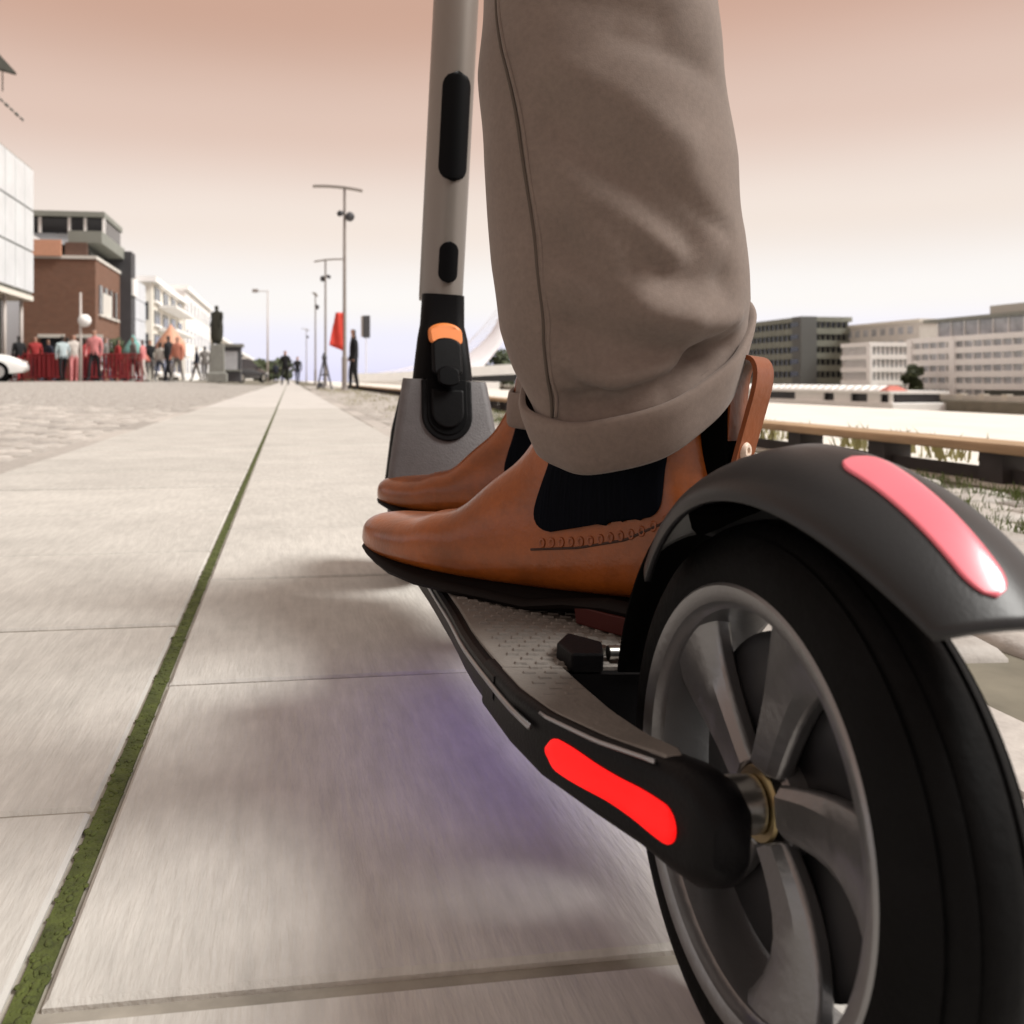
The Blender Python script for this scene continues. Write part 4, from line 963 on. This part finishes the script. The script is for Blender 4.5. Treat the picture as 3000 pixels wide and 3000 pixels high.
for k in range(7): box('cladding_board', -.9, -.84, -1.0-k*.9, -.75-k*.9, 0, zs_-.182, M_bronze, e)
for k in range(5): G().tube([(-.25, -.4-k*2.0, 0), (-.25, -.4-k*2.0, zs_-.182)], .07, 8).obj('column', M_polep, e, smooth=True)
# roof crane arm, dark, at the far left top
cr_ = empty('roof_crane', (XF-.9, ye-2.2, 0)); tag(cr_, 'dark crane jib with a chain at the top left corner', 'crane')
a_ = at(-40, 60, 32); b_ = at(26, 132, 33); c_ = at(-20, 168, 33); d_ = at(47, 230, 33.5)
loc = cr_.location
G().loft([[a_-loc, a_-loc+Vector((0, .3, 0)), a_-loc+Vector((0, .3, -1.1)), a_-loc+Vector((0, 0, -1.1))], [b_-loc, b_-loc+Vector((0, .3, 0)), b_-loc+Vector((0, .3, -.10)), b_-loc+Vector((0, 0, -.10))]]).obj('jib', M_bronze, cr_)
for k in range(7):
    q = c_.lerp(d_, k/7)-loc; q2 = c_.lerp(d_, (k+.72)/7)-loc; G().tube([q, q2], .055 if k % 2 else .04, 6).obj('chain_link', M_bronze, cr_)
G().tube([at(4, 110, 33)-loc, at(5, 172, 33)-loc], .025, 6).obj('hanger', M_bronze, cr_)
G().tube([at(-30, 60, 33)-loc, at(-30, 330, 33)-loc], .1, 8).obj('mast', M_bronze, cr_)
# brick building
YF = 41.; xl, xr = x_on_y(40, YF), x_on_y(180, YF); e = empty('brick_building', (xr, YF, .2)); tag(e, 'brown brick building with dark glazed rooftop storey', 'building')
ztb = z_at(489, xr, YF)-.2; ysd = y_on_x(226, xr)-YF; wx = xl-xr
box('wall', wx, 0, 0, ysd, 0, ztb, M_brick, e)
box('coping', wx-.05, .06, -.06, ysd, ztb+.002, ztb+.14, M_beige, e)
for k in range(4):
    yy = .5+k*(ysd-1)/4
    for z0, z1 in ((.6, 2.0), (3.0, 4.3)):
        f_ = box('window', -.02, .035, yy+.2, yy+.95, z0, z1, M_glass, e); box('sill', -.02, .12, yy+.1, yy+1.05, z0-.1, z0-.004, M_beige, f_); box('frame', .036, .05, yy+.55, yy+.6, z0, z1, M_white, f_)
for k in range(2):
    xx = wx+.8+k*1.6; f_ = box('doorway', xx, xx+.9, -.035, .02, 0, 1.9, M_glass, e); box('lintel', xx-.1, xx+1.0, -.09, .01, 1.904, 2.05, M_beige, f_)
box('stair_face', -.02, .05, ysd*.25, ysd*.6, ztb*.55, ztb*.75, M_beige, e)
sg = box('sign_panel', x_on_y(58, YF)-xr, x_on_y(117, YF)-xr, -.2, -.065, z_at(485, xr, YF)-.2, z_at(455, xr, YF)-.2, M_peach, e)
# rooftop storeys
zz = lambda py: z_at(py, xr, YF+1.5)-.2
box('terrace_floor', wx, -.35, .5, ysd-.3, ztb+.141, zz(481), M_bronze, e)
box('terrace_glazing', wx+.3, -.5, .9, ysd-.5, zz(481)+.002, zz(466), M_glass, e)
box('roof_slab', x_on_y(125, YF)-xr, x_on_y(234, YF+ysd)-xr, .3, ysd+.2, zz(466)+.002, zz(444), M_greyg, e)
box('penthouse', wx, x_on_y(186, YF)-xr, 1.2, ysd-.6, zz(444)+.003, zz(414), M_glass, e)
box('penthouse_roof', wx-.1, x_on_y(189, YF)-xr, .9, ysd-.4, zz(414)+.003, zz(404), M_greyg, e)
for px in (62, 119, 150, 186): x_ = x_on_y(px, YF)-xr; box('penthouse_mullion', x_-.06, x_+.06, 1.08, 1.195, zz(444)+.004, zz(414), M_white, e)
box('upper_wall', x_on_y(120, YF)-xr, -.4, .2, .45, ztb+.142, zz(466), M_brick2, e)
xt = xr+.55
box('corner_tower', -.6, .55, ysd+.003, ysd+1.2, 0, zz(449), M_dgrey, e)
box('tower_cap', .551, .66, ysd+.1, ysd+1.0, zz(540), zz(505), M_white, e)
# pale blue clad slab building behind
XB = xr-.5; ya, yb_ = YF+ysd+2.0, y_on_x(283, XB+.0)
e = empty('pale_building', (XB, ya, .2)); tag(e, 'pale blue grey clad building just right of the brick building', 'building')
hpb = z_at(505, XB, ya)-.2
box('wall', -6, 0, 0, yb_-ya, 0, hpb, M_palebl, e)
for k in range(5):
    for j in range(8): box('cladding_panel', .003, .05, .1+j*(yb_-ya-.2)/8, (j+1)*(yb_-ya-.2)/8, .1+k*hpb/5, (k+1)*hpb/5-.03, M_palebl, e)
box('canopy', .0, .5, .5, yb_-ya, .95, 1.3, M_dgrey, e)
# cream building with balconies
XC = XB+.4; ya, yb_ = y_on_x(286, XC), y_on_x(347, XC)
e = empty('cream_building', (XC, ya, .2)); tag(e, 'cream building with dark windows and curved balconies left of the statue', 'building')
hc = z_at(532, XC, ya)-.2; Lc = yb_-ya
box('wall', -8, 0, 0, Lc, 0, hc, M_cream, e); box('roof_edge', -8.2, .3, -.3, Lc+.2, hc+.003, hc+.35, M_white, e)
for k in range(4):
    for j in range(4):
        f_ = box('window', -.05, .06, 1+j*Lc/4.3, 1+j*Lc/4.3+Lc/7, .6+k*hc/4.1, .6+k*hc/4.1+hc/7, M_glass, e); box('sill', -.05, .18, .8+j*Lc/4.3, 1.2+j*Lc/4.3+Lc/7, .45+k*hc/4.1, .595+k*hc/4.1, M_white, f_)
    box('balcony', .061, 1.2, Lc*.15, Lc*.8, .25+k*hc/4.1, .43+k*hc/4.1, M_white, e)
for j in range(3):
    f_ = box('front_window', -1-j*2.0, -.2-j*2.0, -.06, .05, hc*.62, hc*.8, M_glass, e); box('front_window_low', -1-j*2.0, -.2-j*2.0, -.06, .05, hc*.3, hc*.48, M_glass, e)
# row of far buildings, distance haze put into their pale colours
yprev = yb_+1
for i, (pxe, pyt, lab, m_) in enumerate(((398, 560, 'white far building behind the statue', M_white), (440, 640, 'lower pale far building past the statue', M_cream), (478, 668, 'farthest low pale block of the left terrace', M_beige))):
    XD = XC+.1*i; yn = y_on_x(pxe, XD); e = empty('terrace_building', (XD, yprev, .1)); tag(e, lab, 'building', 'pale buildings at the end of the street')
    hh = z_at(pyt, XD, (yprev*.75+yn*.25))-.1; box('wall', -10, 0, 0, yn-yprev-1, 0, hh, m_, e); box('cornice', -10.2, .25, -.2, yn-yprev-.8, hh+.004, hh+.4, M_white, e)
    nb = 8
    for k in range(3):
        for j in range(nb): box('window', -.05, .05, (j+.3)*(yn-yprev-1)/nb, (j+.7)*(yn-yprev-1)/nb, (k+.3)*hh/3, (k+.75)*hh/3, M_glassg, e)
    yprev = yn+2
# far trees closing the street
for i, (px, h) in enumerate(((487, 2.6), (500, 3.6), (517, 3.0), (532, 3.3))):
    p = at(px, 716, 130+6*i); tree('far_tree', ['leftmost small green tree closing the street', 'tallest green tree closing the street by the mast', 'green tree closing the street right of the mast', 'green tree behind the two walkers'][i], (p.x, p.y, -.05), h, 1.6, 60+i, n=450, trunk=.25, leaf=.5, group='trees at the end of the street')
